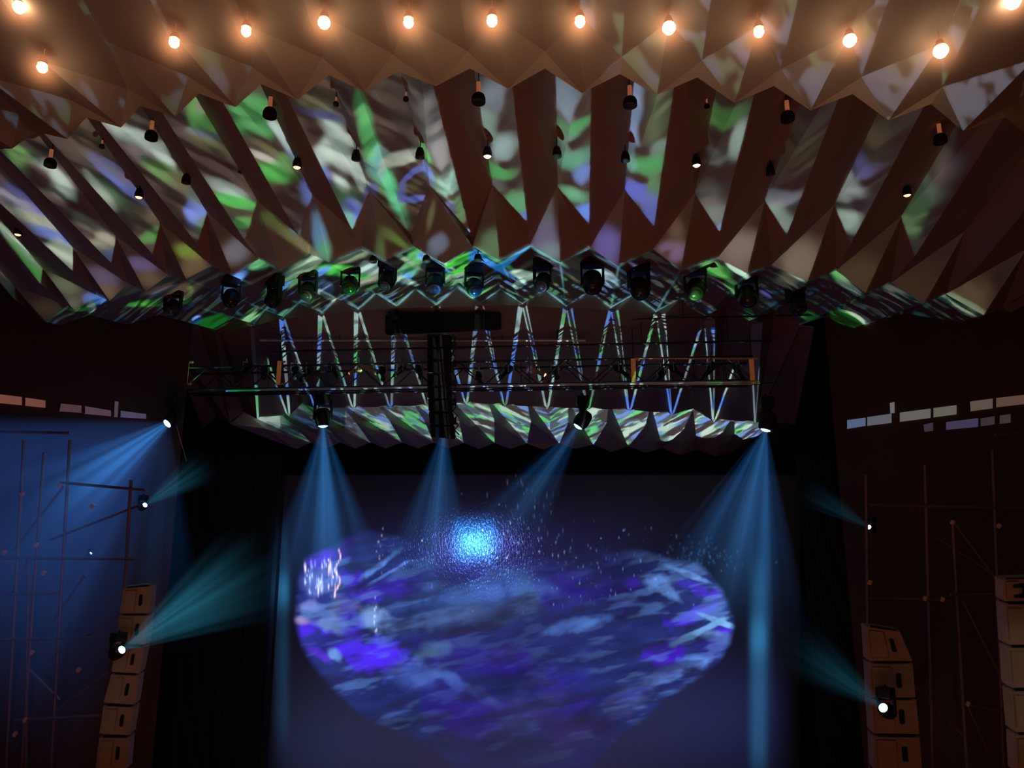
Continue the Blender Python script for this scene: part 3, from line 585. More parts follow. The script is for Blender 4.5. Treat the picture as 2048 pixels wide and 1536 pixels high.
def scrcol(tier, px, py):
    c = np.zeros(px.shape+(3,))
    g = np.exp(-((px-1020)/330.)**2-((py-1450)/240.)**2)[..., None]
    c = s2l((4, 4, 8))*(.8+0*g) + s2l((44, 42, 74))*g*.9  # soft blue haze glow painted into the picture round the heart
    g2 = np.exp(-((px-980)/300.)**2-((py-1110)/80.)**2)[..., None]; c = c + s2l((28, 30, 80))*g2*.6
    g3 = np.exp(-((px-660)/150.)**2-((py-1480)/120.)**2)[..., None]; c = c+s2l((24, 32, 56))*g3*.8
    g4 = np.exp(-((px-1420)/200.)**2-((py-1430)/110.)**2)[..., None]; c = c+s2l((20, 28, 64))*g4
    # streaked clouds inside the heart
    hm = smooth_poly(px, py, HEART, 9)*np.where(py > 1330, 1-.75*sst(1380, 1540, py), 1)
    mid = sst(760, 900, px)*sst(1340, 1220, px); topf = 1-mid*(1-sst(1085, 1200, py))
    hm = (hm*topf)[..., None]
    base = paint(px, py, SH, (30, 44, 112), 1.5)
    t = np.radians(-12.); u = (px*np.cos(t)+py*np.sin(t)); v = (-px*np.sin(t)+py*np.cos(t))
    n = fbm(u/80., v/24., 21, 4); n2 = fbm(u/60., v/15., 25, 3); n3 = fbm(u/120., v/60., 29, 3)
    edge = np.clip(np.abs(px-1028)/430., 0, 1)**2
    base = base*(.30+1.25*n[..., None])*(.72+.55*edge[..., None]); gg = base.mean(-1, keepdims=True); base = base*.93+gg*.07
    k = sst(.52, .74, n2)[..., None]*(.10+.50*edge[..., None]); base = base*(1-k)+s2l((100, 142, 215))*k
    k = sst(.50, .72, n3)[..., None]*.35; base = base*(1-k)+s2l((48, 22, 160))*k
    k = sst(.52, .72, fbm(u/70., v/22., 35, 3))[..., None]*.55; base = base*(1-k)+s2l((32, 34, 62))*k
    c = c*(1-hm)+base*hm
    cy = np.exp(-(np.maximum(np.abs(px-950)-26, 0)/20.)**2-(np.maximum(np.abs(py-1082)-26, 0)/20.)**2)[..., None]; c = c+s2l((26, 110, 190))*cy*.20  # cyan hot spot of the glitter painted into the picture
    cy = np.exp(-((px-950)/22.)**2-((py-1086)/20.)**2)[..., None]; c = c+s2l((60, 190, 255))*cy*.12
    # hard little glints painted into the picture, many down the left lobe
    r = np.random.RandomState(4)
    def glint(x, y, rx, ry, s, col=(210, 220, 255)):
        nonlocal c
        m = (np.abs(px-x) < 4*rx+4) & (np.abs(py-y) < 4*ry+4)
        if m.any():
            d = np.exp(-((px[m]-x)/rx)**2-((py[m]-y)/ry)**2)[..., None]; c[m] = c[m]+s2l(col)*d*s
    for k in range(46):
        x = 606+70*r.rand(); glint(x, 1130+60*r.rand()+(x-606)*-.2, 1.3, 3+9*r.rand()**2, .5+r.rand(), (255, 225, 235) if r.rand() < .3 else (160, 180, 255))
    for k in range(30): glint(676+5*math.sin(k*.4)+2*r.rand()-k*.10, 1100+k*3.2, 1.4, 3, .7*r.rand()+.3, (255, 205, 200))
    for k in range(14): glint(748+6*r.rand(), 1190+76*r.rand(), 1.3, 3, .8*r.rand(), (200, 215, 255))
    for k in range(12): glint(752+14*r.rand(), 1055+100*r.rand(), 1.2, 2.4, .6*r.rand(), (180, 190, 230))
    for k in range(150):
        x = 1120+160*r.randn(); y = 1120+46*r.randn()
        glint(x, y, 1.1, 1.4+2*r.rand(), .45*r.rand()**2+.05, (130, 180, 235))
    for k in range(60): glint(1050+40*r.randn(), 1030+52*r.randn(), 1.0, 2.5+3*r.rand(), .25*r.rand(), (110, 140, 200))
    for k in range(90): glint(1405+38*r.randn(), 1110+18*r.randn(), 1.6, 2.6, .30*r.rand(), (60, 130, 190))
    # side beam reflections painted into the picture as upright streaks
    for (x, wx, ys) in ((562, 15, [(1100, 50, .18), (1180, 36, 1.), (1300, 90, .22), (1430, 60, .14)]), (1517, 17, [(1180, 60, .35), (1275, 44, .8), (1380, 80, .42), (1490, 60, .30)])):
        for (yy, ry, s) in ys:
            d = np.exp(-(np.abs(px-x)/wx)**3-((py-yy)/ry)**2)[..., None]; c = c+s2l((40, 108, 150))*d*s
    q = sst(1, 0, np.maximum(np.abs(px-1015)/1500, 0))[..., None]
    fade = sst(520, 590, px)*sst(1600, 1530, px)
    return c*fade[..., None]
PW2 = 240000.0
_d = _Q-CAM; _r = _d-_n*(2*_d.dot(_n)); PH = _Q + _r*1.03
tgt = pY(1030, 1290, YS); bn = (tgt-PH).normalized(); bx = bn.cross(Vector((0, 0, 1))).normalized(); by = bx.cross(bn)
by = -by                      # keeps (bx, by, -bn) right-handed
tm2 = (.48, .30)
im2 = slide(PH, (bx, by, bn), tm2, 1900, 1240, PW2, [('S', SCR, True)], scrcol, alb=.10)
slide_light('screen_picture_light', PH, (bx, by, bn), tm2, im2, PW2)
# mirror position for the cyan glitter; no lamp here, the slide carries the cyan
Q = pY(950, 1086, YS); d = (Q-CAM); d = Vector((d.x, -d.y, d.z)); PL = Q + d*(1.02)
def spot(name, loc, target, energy, col, ang, blend=.4, r=.05):
    ld = bpy.data.lights.new(name, 'SPOT'); ld.energy = energy; ld.color = col; ld.spot_size = math.radians(ang); ld.spot_blend = blend; ld.shadow_soft_size = r
    o = bpy.data.objects.new(name, ld); COL.objects.link(o); o.location = loc
    o.rotation_euler = (Vector(target)-Vector(loc)).to_track_quat('-Z', 'Y').to_euler(); return o
Q2 = pY(1418, 1112, YS); d = (Q2-CAM); d = Vector((d.x, -d.y, d.z))

# ================================================================== HAZE BEAMS
def beam_mat(name, col, S, half, r0, L, p=1.6, z0=1.0, streak=.6, freq=5., seed=0., soft=1.0):
    m = bpy.data.materials.new(name); m.use_nodes = True; nt = m.node_tree; nt.nodes.clear()
    out = nt.nodes.new('ShaderNodeOutputMaterial'); em = nt.nodes.new('ShaderNodeEmission'); nt.links.new(em.outputs[0], out.inputs['Volume'])  # the volume emits the beam glow itself, in place of lit haze
    em.inputs['Color'].default_value = tuple(col)+(1,)
    tc = nt.nodes.new('ShaderNodeTexCoord'); sp = nt.nodes.new('ShaderNodeSeparateXYZ'); nt.links.new(tc.outputs['Object'], sp.inputs[0])
    def mth(op, a, b=None, c=None):
        n = nt.nodes.new('ShaderNodeMath'); n.operation = op
        for k, v in enumerate((a, b, c)):
            if v is None: continue
            if isinstance(v, (int, float)): n.inputs[k].default_value = v
            else: nt.links.new(v, n.inputs[k])
        return n.outputs[0]
    z = mth('MAXIMUM', sp.outputs[2], .001)
    R = mth('MULTIPLY_ADD', z, math.tan(half), r0)
    ux = mth('DIVIDE', sp.outputs[0], R); uy = mth('DIVIDE', sp.outputs[1], R)
    rr = mth('SQRT', mth('ADD', mth('MULTIPLY', ux, ux), mth('MULTIPLY', uy, uy)))
    fall = mth('POWER', mth('MAXIMUM', mth('SUBTRACT', 1.0, rr), 0.0), soft)
    cb = nt.nodes.new('ShaderNodeCombineXYZ'); nt.links.new(ux, cb.inputs[0]); nt.links.new(uy, cb.inputs[1]); cb.inputs[2].default_value = seed
    nz = nt.nodes.new('ShaderNodeTexNoise'); nz.inputs['Scale'].default_value = freq; nz.inputs['Detail'].default_value = 1.5
    nt.links.new(cb.outputs[0], nz.inputs['Vector'])
    mr = nt.nodes.new('ShaderNodeMapRange'); mr.interpolation_type = 'SMOOTHSTEP'; mr.inputs['From Min'].default_value = .42; mr.inputs['From Max'].default_value = .62
    mr.inputs['To Min'].default_value = 1-streak; mr.inputs['To Max'].default_value = 1+streak; nt.links.new(nz.outputs['Fac'], mr.inputs['Value'])
    dz = mth('POWER', mth('DIVIDE', z0, mth('ADD', z, z0)), p)
    ef = nt.nodes.new('ShaderNodeMapRange'); ef.interpolation_type = 'SMOOTHSTEP'; ef.inputs['From Min'].default_value = L; ef.inputs['From Max'].default_value = L*.35
    ef.inputs['To Min'].default_value = 0; ef.inputs['To Max'].default_value = 1; nt.links.new(z, ef.inputs['Value'])
    st = mth('MULTIPLY', mth('MULTIPLY', fall, mr.outputs[0]), mth('MULTIPLY', dz, mth('MULTIPLY', ef.outputs[0], S)))
    nt.links.new(st, em.inputs['Strength'])
    return m
nb = [0]
def beam(parent, org, tip, halfdeg, col, S, r0=.10, **kw):
    """cone of self-glowing haze drawing the beam from the lamp lens, local +Z down the beam"""
    d = Vector(tip)-Vector(org); L = d.length; half = math.radians(halfdeg); nb[0] += 1
    bm = NB(); R = r0+L*math.tan(half)
    bmesh.ops.create_cone(bm, cap_ends=True, segments=40, radius1=r0, radius2=R, depth=L, matrix=Matrix.Translation((0, 0, L/2)))
    o = link('light_beam', bm, beam_mat('emissive_haze_beam', col, S, half, r0, L, seed=nb[0]*3.7, **kw), root_head.get(parent.name, parent))
    o.location = Vector(org)-Vector(parent.location); o.rotation_euler = d.to_track_quat('Z', 'Y').to_euler()
    o.visible_shadow = True
    return o

# ================================================================== LAMPS
def lens_disc(bm, c, d, r, t=.02, seg=20):
    d = Vector(d).normalized(); tube(bm, Vector(c)-d*t, Vector(c)+d*t, r, seg=seg); return bm
root_head = {}
def moving_head(name, label, px, py, z, aim, s=1.0, group=None, lens='lens_off', hang=(0, 0, 1), cat='stage light', P=None):
    """P = lens/head centre; base plate above, yoke arms, round head with a lens"""
    P = pz(px, py, z) if P is None else P
    up = Vector(hang).normalized(); aim = Vector(aim).normalized()
    root = thing(name, label, cat, P+up*.62*s, group)
    side = up.cross(aim)
    if side.length < .2: side = Vector((1, 0, 0))
    side.normalize(); fw = side.cross(up)
    rot = Matrix((side, fw, up)).transposed()
    o = Vector((0, 0, 0)); c = -up*.62*s
    bm = NB(); box(bm, o-up*.12*s, (.44*s, .34*s, .30*s), rot, .03*s); link('base', bm, M['blackmetal'], root)
    bm = NB(); box(bm, o-up*.17*s, (.50*s, .14*s, .06*s), rot, .01)
    for k in (-1, 1): box(bm, c+side*k*.235*s+up*.20*s, (.05*s, .15*s, .52*s), rot, .02*s)
    link('yoke', bm, M['blackmetal'], root)
    q = aim.to_track_quat('Z', 'Y').to_matrix().to_4x4(); mt = Matrix.Translation(c) @ q
    bm = NB(); lathe(bm, [(.0, -.26*s), (.13*s, -.25*s), (.20*s, -.17*s), (.222*s, 0), (.215*s, .12*s), (.185*s, .22*s), (.16*s, .24*s)], 22, mt)
    head = link('head', bm, M['blackmetal'], root, True)
    bm = NB(); lathe(bm, [(.0, .285*s), (.07*s, .275*s), (.12*s, .25*s), (.14*s, .22*s)], 22, mt); l = link('lens', bm, M[lens], head, True)
    l['label'] = 'glass front lens'
    bm = NB(); tube(bm, o-up*.02*s, o+up*.12*s, .06*s, .03*s)
    link('clamp', bm, M['blackmetal'], root)
    root_head[root.name] = head
    return root, P + aim*.27*s
# --- the five big beams over the stage
def inplane(px0, py0, z0, px1, py1, z1): return pz(px0, py0, z0), pz(px1, py1, z1)
BLC = (.06, .34, 1.0)
a, t = inplane(347, 838, 24.6, 110, 1010, 21.5)
r, lp = moving_head('moving_head', 'dazzling blue-white moving head at the left end of the truss, beaming over the scaffold', 0, 0, 0, (t-a), 1.1, 'moving heads with blue beams', 'beamlens2', P=a)
beam(r, lp, pz(60, 1045, 20.5), 16, BLC, 1.7, .13, p=1.6, z0=1.3, streak=.75, freq=3.2, soft=.9)
beam(r, lp, pz(-260, 1270, 19.5), 40, (.05, .20, .80), .15, .13, p=.9, z0=1.6, streak=.4, freq=2.5, soft=.6)
beam(r, lp, pz(300, 1330, 23.5), 14, (.05, .28, .9), .14, .13, p=1.2, z0=1.6, streak=.6, freq=3, soft=.7)
heads = [(646, 848, 28.0, (650, 1080), 23.0, 'blue moving head under the truss, second from the left, beaming straight down', 1.75, (640, 1180)),
         (888, 862, 28.6, (868, 1060), 19.0, 'blue moving head hidden behind the hanging speaker column, beaming straight down', 1.5, None),
         (1158, 850, 28.0, (1054, 1000), 18.0, 'blue moving head right of the speaker column, beaming down to the left', 1.2, None),
         (1532, 856, 27.0, (1480, 1068), 25.0, 'blue moving head at the right end of the truss above a wide beam', 1.9, None)]
for (x, y, z, (tx, ty), ha, lab, S, _) in heads:
    a = pz(x, y, z); tt = pz(tx, ty, z-.6)
    L = (tt-a).normalized()
    r, lp = moving_head('moving_head', lab, 0, 0, 0, tt-a, 1.35 if x != 888 else 1.0, 'moving heads with blue beams', 'beamlens', P=a-L*.25)
    Lm = 7.6 if x != 1158 else 6.2
    beam(r, lp, lp+L*Lm, ha, BLC, .30*S, .10, p=1.5, z0=1.2, streak=.85, freq=3.4, soft=.7)
    beam(r, lp, lp+L*Lm*1.05, ha*.30, (.10, .42, 1.0), .50*S, .09, p=1.3, z0=1.2, streak=.5, freq=3, soft=.9)
    if x == 1532:
        t2 = pz(1522, 1560, z-.2); beam(r, lp, t2, 2.6, (.08, .36, .95), .34, .09, p=.75, z0=2.5, streak=.3, freq=3, soft=.6)
    if x == 646:
        t2 = pz(575, 1100, z-.2); beam(r, lp, t2, 5.0, (.08, .36, .95), .22, .09, p=1.2, z0=1.5, streak=.5, freq=4, soft=.8)
# --- little side lamps on the scaffold
TEC = (.08, .62, .95)
def side_lamp(px, py, z, tx, ty, tz, ha, S, label, L=None, s=.55, p=1.2):
    a = pz(px, py, z); t = pz(tx, ty, tz); d = (t-a).normalized()
    r, lp = moving_head('side_spotlight', label, 0, 0, 0, d, s, 'side spotlights', 'teallens', P=a-d*.1*s)
    if S: beam(r, lp, t, ha, TEC, S, .05, p=p, z0=.8, streak=.6, freq=3.5, soft=.8)
    return r
side_lamp(287, 1012, 23.0, 420, 925, 21.8, 12, .50, 'small side spotlight on the left scaffold under the blue-white moving head, teal beam rising right')
side_lamp(238, 1303, 17.6, 540, 1120, 16.4, 16, .62, 'teal side spotlight beside the left grey speaker column throwing a wide beam', s=.7, p=1.05)
side_lamp(180, 1108, 23.0, 200, 1090, 23, 8, 0, 'tiny white pinprick lamp on the left scaffold between the two side spotlights', s=.28)
side_lamp(1741, 1056, 24.0, 1590, 968, 22.5, 10, .16, 'small side spotlight on the right scaffold, upper one, faint teal beam')
side_lamp(1771, 1419, 17.6, 1560, 1268, 15.6, 11, .20, 'teal side spotlight in front of the right grey speaker column, faint beam to the left', s=.8)

# --- bright house bulbs on the near canopy
names = {i: k for k, i in enumerate(range(-7, 7))}
bulbs = [(38,17,1.15),(84,138,1.0),(348,88,.95),(492,66,.9),(648,48,1.15),(817,48,.95),(984,45,1.0),(1160,47,.95),(1338,58,1.25),(1518,67,.95),(1700,83,1.25),(1882,104,1.4),(2026,6,1.4)]
ords = ['first', 'second', 'third', 'fourth', 'fifth', 'sixth', 'seventh', 'eighth', 'ninth', 'tenth', 'eleventh', 'twelfth', 'thirteenth']
lab = ['glowing warm ceiling lamp in the top left corner of the photo', 'glowing warm ceiling lamp at far left, lower than the rest of its row']
for k in range(2, 12): lab.append('glowing warm ceiling lamp, %s from the left of the bright row on the near canopy' % ords[k])
lab.append('glowing warm ceiling lamp cut off at the top right corner of the photo')
for k, (x, y, sz) in enumerate(bulbs):
    p = ph(x, y, 8.10 if k not in (0, 12) else 8.6)
    r = thing('house_lamp', lab[k], 'ceiling lamp', p+Vector((0, 0, .22)), 'bright warm house lamps')
    bm = NB(); lathe(bm, [(.02, .02), (.05, .0), (.075, -.08), (.085, -.13), (.075, -.13), (.06, -.05)], 20); link('lamp_shade', bm, M['shade'], r, True)
    rb = .085*sz
    bm = NB(); lathe(bm, [(.0, -.20-rb), (rb*.6, -.20-rb*.8), (rb*.95, -.20-rb*.3), (rb, -.20+rb*.1), (rb*.8, -.20+rb*.6), (.045, -.13), (.03, -.08)], 16); link('bulb', bm, M['bulb'], r, True)
    bm = NB(); tube(bm, (0, 0, .0), (0, 0, .50), .008); link('hanging_stem', bm, M['shade'], r)
    ld = bpy.data.lights.new('lamp_glow', 'POINT'); ld.energy = 1.5*sz; ld.color = (1, .36, .16); ld.shadow_soft_size = .05
    o = bpy.data.objects.new('lamp_glow', ld); COL.objects.link(o); o.location = p-Vector((0, 0, .16+rb*1.6))
    # emissive halo round the bulb, standing in for lit haze
    m = bpy.data.materials.get('warm_halo') 
    if m is None:
        m = bpy.data.materials.new('warm_halo'); m.use_nodes = True; nt = m.node_tree; nt.nodes.clear()
        out = nt.nodes.new('ShaderNodeOutputMaterial'); em = nt.nodes.new('ShaderNodeEmission'); nt.links.new(em.outputs[0], out.inputs['Volume'])
        tc = nt.nodes.new('ShaderNodeTexCoord'); vl = nt.nodes.new('ShaderNodeVectorMath'); vl.operation = 'LENGTH'; nt.links.new(tc.outputs['Object'], vl.inputs[0])
        mr = nt.nodes.new('ShaderNodeMapRange'); mr.inputs['From Min'].default_value = .66; mr.inputs['From Max'].default_value = 0; nt.links.new(vl.outputs['Value'], mr.inputs['Value'])
        pw = nt.nodes.new('ShaderNodeMath'); pw.operation = 'POWER'; pw.inputs[1].default_value = 4.2; nt.links.new(mr.outputs[0], pw.inputs[0])
        ml = nt.nodes.new('ShaderNodeMath'); ml.operation = 'MULTIPLY'; ml.inputs[1].default_value = 3.6; nt.links.new(pw.outputs[0], ml.inputs[0])
        em.inputs['Color'].default_value = (1, .38, .15, 1); nt.links.new(ml.outputs[0], em.inputs['Strength'])
    bm = NB(); bmesh.ops.create_icosphere(bm, subdivisions=3, radius=.66); hz = link('halo_glow', bm, m, r); hz.location = (0, 0, -.22)
    hz['kind'] = 'stuff'
# --- hanging cans along the valleys
def can_light(x, y, h, label, big=True, lens=None, group=None, s=1.0):
    p = ph(x, y, h); r = thing('downlight', label, 'ceiling lamp', p, group)
    if big:
        bm = NB(); lathe(bm, [(.0, .10*s), (.06*s, .10*s), (.11*s, .06*s), (.135*s, .0), (.135*s, -.10*s), (.115*s, -.10*s), (.10*s, -.03*s), (0, -.02*s)], 22); link('lamp_can', bm, M['can'], r, True)
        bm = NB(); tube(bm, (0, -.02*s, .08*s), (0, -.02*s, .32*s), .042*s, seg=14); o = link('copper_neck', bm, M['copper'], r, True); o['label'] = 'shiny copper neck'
        bm = NB(); tube(bm, (0, 0, .3*s), (0, 0, .62), .010); link('hanging_stem', bm, M['can'], r)
    else:
        bm = NB(); lathe(bm, [(.0, .13*s), (.05*s, .13*s), (.075*s, .05*s), (.08*s, -.04*s), (.068*s, -.045*s), (.06*s, 0)], 18); link('lamp_can', bm, M['can'], r, True)
        bm = NB(); lathe(bm, [(.0, -.062*s), (.045*s, -.052*s), (.066*s, -.03*s), (.05*s, 0)], 18); link('lens', bm, M[lens or 'lens_off'], r, True)
        bm = NB(); tube(bm, (0, 0, .12*s), (0, 0, .42), .010); link('hanging_stem', bm, M['can'], r)
    return r
for (x, y, t) in [(101,325,'far left'), (303,270,'second from the left'), (540,225,'third from the left, over a green patch'), (957,196,'fourth from the left, near the centre'), (1260,203,'right of centre, beside a green patch'), (1575,232,'second from the right'), (1880,277,'far right')]:
    can_light(x, y, 8.35, 'large copper-necked can lamp on the upper folds, %s' % t, True, group='large can lamps with copper necks', s=1.0 if x > 400 else .95)
for (x, y, t) in [(204,292,'above the leftmost blue patch'), (672,207,'over the bright white streak'), (812,197,'left of the central fold'), (1414,211,'right of the central folds'), (478,344,'lower on a dark fold at left'), (107,436,'lowest, near the left edge')]:
    r = can_light(x, y, 8.6 if y < 300 else 8.3, 'tiny copper stem lamp %s' % t, True, group='tiny copper stem lamps', s=.42)
for (x, y, on, t) in [(36,466,1,'far left, glowing orange'), (278,391,1,'left, glowing orange above the blue patch'), (372,362,0,'left, unlit between two lit ones'), (594,331,1,'left of centre, glowing pink above a green patch'), (712,315,0,'unlit beside the white streak'), (840,311,0,'unlit left of the central fold'),
                      (975,309,2,'centre, glowing brightest'), (1114,309,0,'unlit just right of centre'), (1251,318,0,'unlit beside the green and blue fold'), (1393,327,2,'right of centre, glowing bright'), (1541,345,0,'unlit on a dark fold at right'), (1814,387,1,'far right, glowing orange')]:
    can_light(x, y, 8.05, 'small round downlight of the middle row, %s' % t, False, lens={0: 'lens_off', 1: 'lens_on', 2: 'lens_hot'}[on], group='small downlights of the middle row', s=1.25)
#PART4
# ================================================================== MOVING HEADS ON THE SOFFIT
soff = [(462,592),(548,592),(615,578),(700,566),(775,556),(870,562),(948,570),(1086,560),(1185,560),(1278,572),(1392,574),(1494,588),(1592,604),(345,612)]
for k, (x, y) in enumerate(sorted(soff)):
    h = 6.68
    p = ph(x, y+4, h); s_ = 1.2 if x > 1100 else 1.0
    aim = Vector((.25*math.sin(k*2.1), -.55-.2*math.cos(k*1.7), -.8))
    moving_head('soffit_moving_head', 'dark unlit moving head under the folded soffit, %s of the fourteen from the left' % (ords+['fourteenth'])[k], 0, 0, 0, aim, s_, 'unlit moving heads under the soffit', 'lens_off', P=p)
for (x, y, lab) in [(746, 520, 'small round fitting on the soffit edge left of the centre, first of three'), (853, 519, 'small round fitting on the soffit edge beside a thin green fold, middle of three'), (956, 517, 'small round fitting on the soffit over the bright blue patch')]:
    p = ph(x, y, 6.95); r = thing('soffit_downlight', lab, 'ceiling lamp', p, 'small fittings on the soffit edge')
    bm = NB(); lathe(bm, [(0, .10), (.07, .10), (.10, .02), (.10, -.06), (.08, -.065), (.07, -.02)], 18); link('lamp_can', bm, M['can'], r, True)
    bm = NB(); lathe(bm, [(0, -.05), (.05, -.045), (.068, -.02)], 18); link('lens', bm, M['lens_off'], r, True)
    bm = NB(); tube(bm, (0, 0, .1), (0, 0, .4), .012); link('hanging_stem', bm, M['can'], r)

# ================================================================== TRUSS AND RIGGING
YT = 25.2
def tY(x, y, Y=YT): return pY(x, y, Y)
tr = thing('lighting_truss', 'long dark box truss hanging across the stage front, full of lamps', 'truss', tY(938, 748))
z0 = tY(938, 724).z; z1 = tY(938, 770).z; xl = tY(366, 748).x; xr = tY(1508, 748).x
for (yy, zz) in ((YT, z0), (YT, z1), (YT+1.0, z0), (YT+1.0, z1)):
    bm = NB(); tube(bm, rel(tr, (xl, yy, zz)), rel(tr, (xr, yy, zz)), .042, seg=10); link('chord', bm, M['darkalu'], tr)
nbay = 22
for yy in (YT, YT+1.0):
    for k in range(nbay):
        xa = xl+(xr-xl)*k/nbay; xb = xl+(xr-xl)*(k+1)/nbay
        bm = NB(); tube(bm, rel(tr, (xa, yy, z1 if k % 2 == 0 else z0)), rel(tr, (xb, yy, z0 if k % 2 == 0 else z1)), .024, seg=8); link('brace', bm, M['darkalu'], tr)
for k in range(0, nbay+1, 2):
    xa = xl+(xr-xl)*k/nbay
    bm = NB(); tube(bm, rel(tr, (xa, YT, z1)), rel(tr, (xa, YT+1.0, z1)), .022); link('strut', bm, M['darkalu'], tr)
    bm = NB(); tube(bm, rel(tr, (xa, YT, z0)), rel(tr, (xa, YT+1.0, z0)), .022); link('strut', bm, M['darkalu'], tr)
# orange end plates of the truss sections
for (x, y0, y1, Y, lab) in [(89, 727, 770, 25.5, 'orange rusty frame post in the dark at far left'), (370, 723, 770, YT-.15, 'orange rusty truss end plate above the blue-white moving head'), (556, 722, 770, YT-.15, 'orange rusty truss end plate, second from the left, among the truss lamps'),
                        (1268, 717, 768, YT-.15, 'orange rusty truss end plate right of the middle of the truss'), (1506, 716, 768, YT-.15, 'orange rusty truss end plate at the right end of the truss'), (1914, 712, 766, 25.5, 'orange rusty frame post in the dark at far right')]:
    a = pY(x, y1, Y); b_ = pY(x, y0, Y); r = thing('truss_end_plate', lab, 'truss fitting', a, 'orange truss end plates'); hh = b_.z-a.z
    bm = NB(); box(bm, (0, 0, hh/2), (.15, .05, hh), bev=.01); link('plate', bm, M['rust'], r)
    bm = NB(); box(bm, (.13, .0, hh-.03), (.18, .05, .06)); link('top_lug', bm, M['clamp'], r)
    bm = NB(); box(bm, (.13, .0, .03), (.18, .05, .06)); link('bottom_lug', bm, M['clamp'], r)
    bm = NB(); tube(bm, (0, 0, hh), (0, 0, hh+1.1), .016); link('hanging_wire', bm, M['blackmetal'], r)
# orange-edged boxed section at the right
r = thing('truss_section', 'orange edged rectangular truss section at the right part of the truss', 'truss', tY(1387, 742, YT-.3))
for (ya) in (717, 768):
    bm = NB(); tube(bm, rel(r, tY(1270, ya, YT-.3)), rel(r, tY(1504, ya, YT-.3)), .028); o = link('rail', bm, M['clamp'], r)
for xa in (1325, 1387, 1446):
    bm = NB(); tube(bm, rel(r, tY(xa, 717, YT-.3)), rel(r, tY(xa, 768, YT-.3)), .02); link('upright', bm, M['darkalu'], r)
for (x0, x1, yy, yw, mt, lab) in [(545, 1660, 656, 24.95, 'darkalu', 'uppermost thin black rigging pipe above the truss'), (520, 1172, 681, 25.05, 'alu', 'pale thin rigging pipe, second from the top, crossing the lit folds'), (545, 1545, 703, 25.15, 'darkalu', 'thin black rigging pipe just above the truss'),
                               (452, 1520, 781, YT-.5, 'alu', 'pale low rigging pipe just under the truss'), (366, 1560, 787, YT+.4, 'darkalu', 'black low rigging pipe under the truss carrying the moving heads')]:
    a = pY(x0, yy, yw); b_ = pY(x1, yy, yw); b_.z = a.z if x1 > 1500 else b_.z
    r = thing('rigging_pipe', lab, 'pipe', (a+b_)/2, 'rigging pipes over the stage')
    bm = NB(); tube(bm, rel(r, a), rel(r, b_), .038, seg=10); link('pipe', bm, M[mt], r)
    for k in range(6):
        q = a.lerp(b_, (k+.5)/6); bm = NB(); tube(bm, rel(r, q), rel(r, q+Vector((0, 0, 1.0))), .012); link('hanging_wire', bm, M['blackmetal'], r)
# --- profile lamps inside the truss
def profile(x, y, Y, aim, label, s=1.0, body='blackmetal', lens='lens_off', bm_mat='alu'):
    p = pY(x, y, Y); aim = Vector(aim).normalized(); r = thing('profile_spotlight', label, 'stage light', p, 'profile spotlights in the truss')
    q = aim.to_track_quat('Z', 'Y').to_matrix().to_4x4()
    bm = NB(); lathe(bm, [(0, -.36*s), (.09*s, -.35*s), (.13*s, -.26*s), (.13*s, -.05*s), (.075*s, .02*s), (.075*s, .26*s), (.095*s, .30*s), (.095*s, .36*s)], 16, q); link('body', bm, M[body], r, True)
    bm = NB(); lathe(bm, [(0, .365*s), (.07*s, .36*s), (.085*s, .345*s)], 16, q); link('lens', bm, M[lens], r, True)
    side = aim.cross(Vector((0, 0, 1))).normalized()
    bm = NB(); tube(bm, side*.15*s, side*.15*s+Vector((0, 0, .3*s)), .016*s); tube(bm, -side*.15*s, -side*.15*s+Vector((0, 0, .3*s)), .016*s); tube(bm, side*.16*s+Vector((0, 0, .3*s)), -side*.16*s+Vector((0, 0, .3*s)), .02*s); link('yoke', bm, M[bm_mat], r)
    bm = NB(); tube(bm, (0, 0, .3*s), (0, 0, .46*s), .035*s, .02*s); link('clamp', bm, M['alu'], r)
pf = [(492,740,(-.6,.3,-.5),0),(528,746,(.3,-.6,-.6),0),(590,742,(.2,-.3,-.8),0),(612,748,(-.5,-.2,-.7),0),(668,742,(.4,-.2,-.6),0),(716,740,(-.8,-.3,-.35),1),(742,738,(.7,-.3,-.5),1),(765,747,(.2,-.5,-.7),0),(800,742,(-.3,-.6,-.6),0),(838,744,(.3,-.5,-.7),0),
      (958,757,(.2,-.5,-.6),0),(1012,745,(-.5,-.4,-.6),0),(1056,738,(-.6,-.3,-.7),1),(1074,744,(.8,-.3,-.4),1),(1110,746,(.2,-.6,-.6),0),(1242,742,(.6,-.4,-.6),0),(1322,752,(-.3,-.5,-.6),0),(1352,742,(.5,-.4,-.6),0),(1418,740,(-.5,-.2,-.7),0),(1478,744,(.3,-.3,-.8),0)]
w_ord = ords+['fourteenth', 'fifteenth', 'sixteenth', 'seventeenth', 'eighteenth', 'nineteenth', 'twentieth']
for k, (x, y, aim, warm) in enumerate(pf):
    profile(x, y, YT+.5, aim, ('copper-glinting' if warm else 'black')+' profile spotlight in the truss, %s from the left' % w_ord[k], .95, 'copper_plain' if warm else 'blackmetal', 'lens_on' if k in (5, 13) else 'lens_off', 'copper_plain' if warm else 'alu')

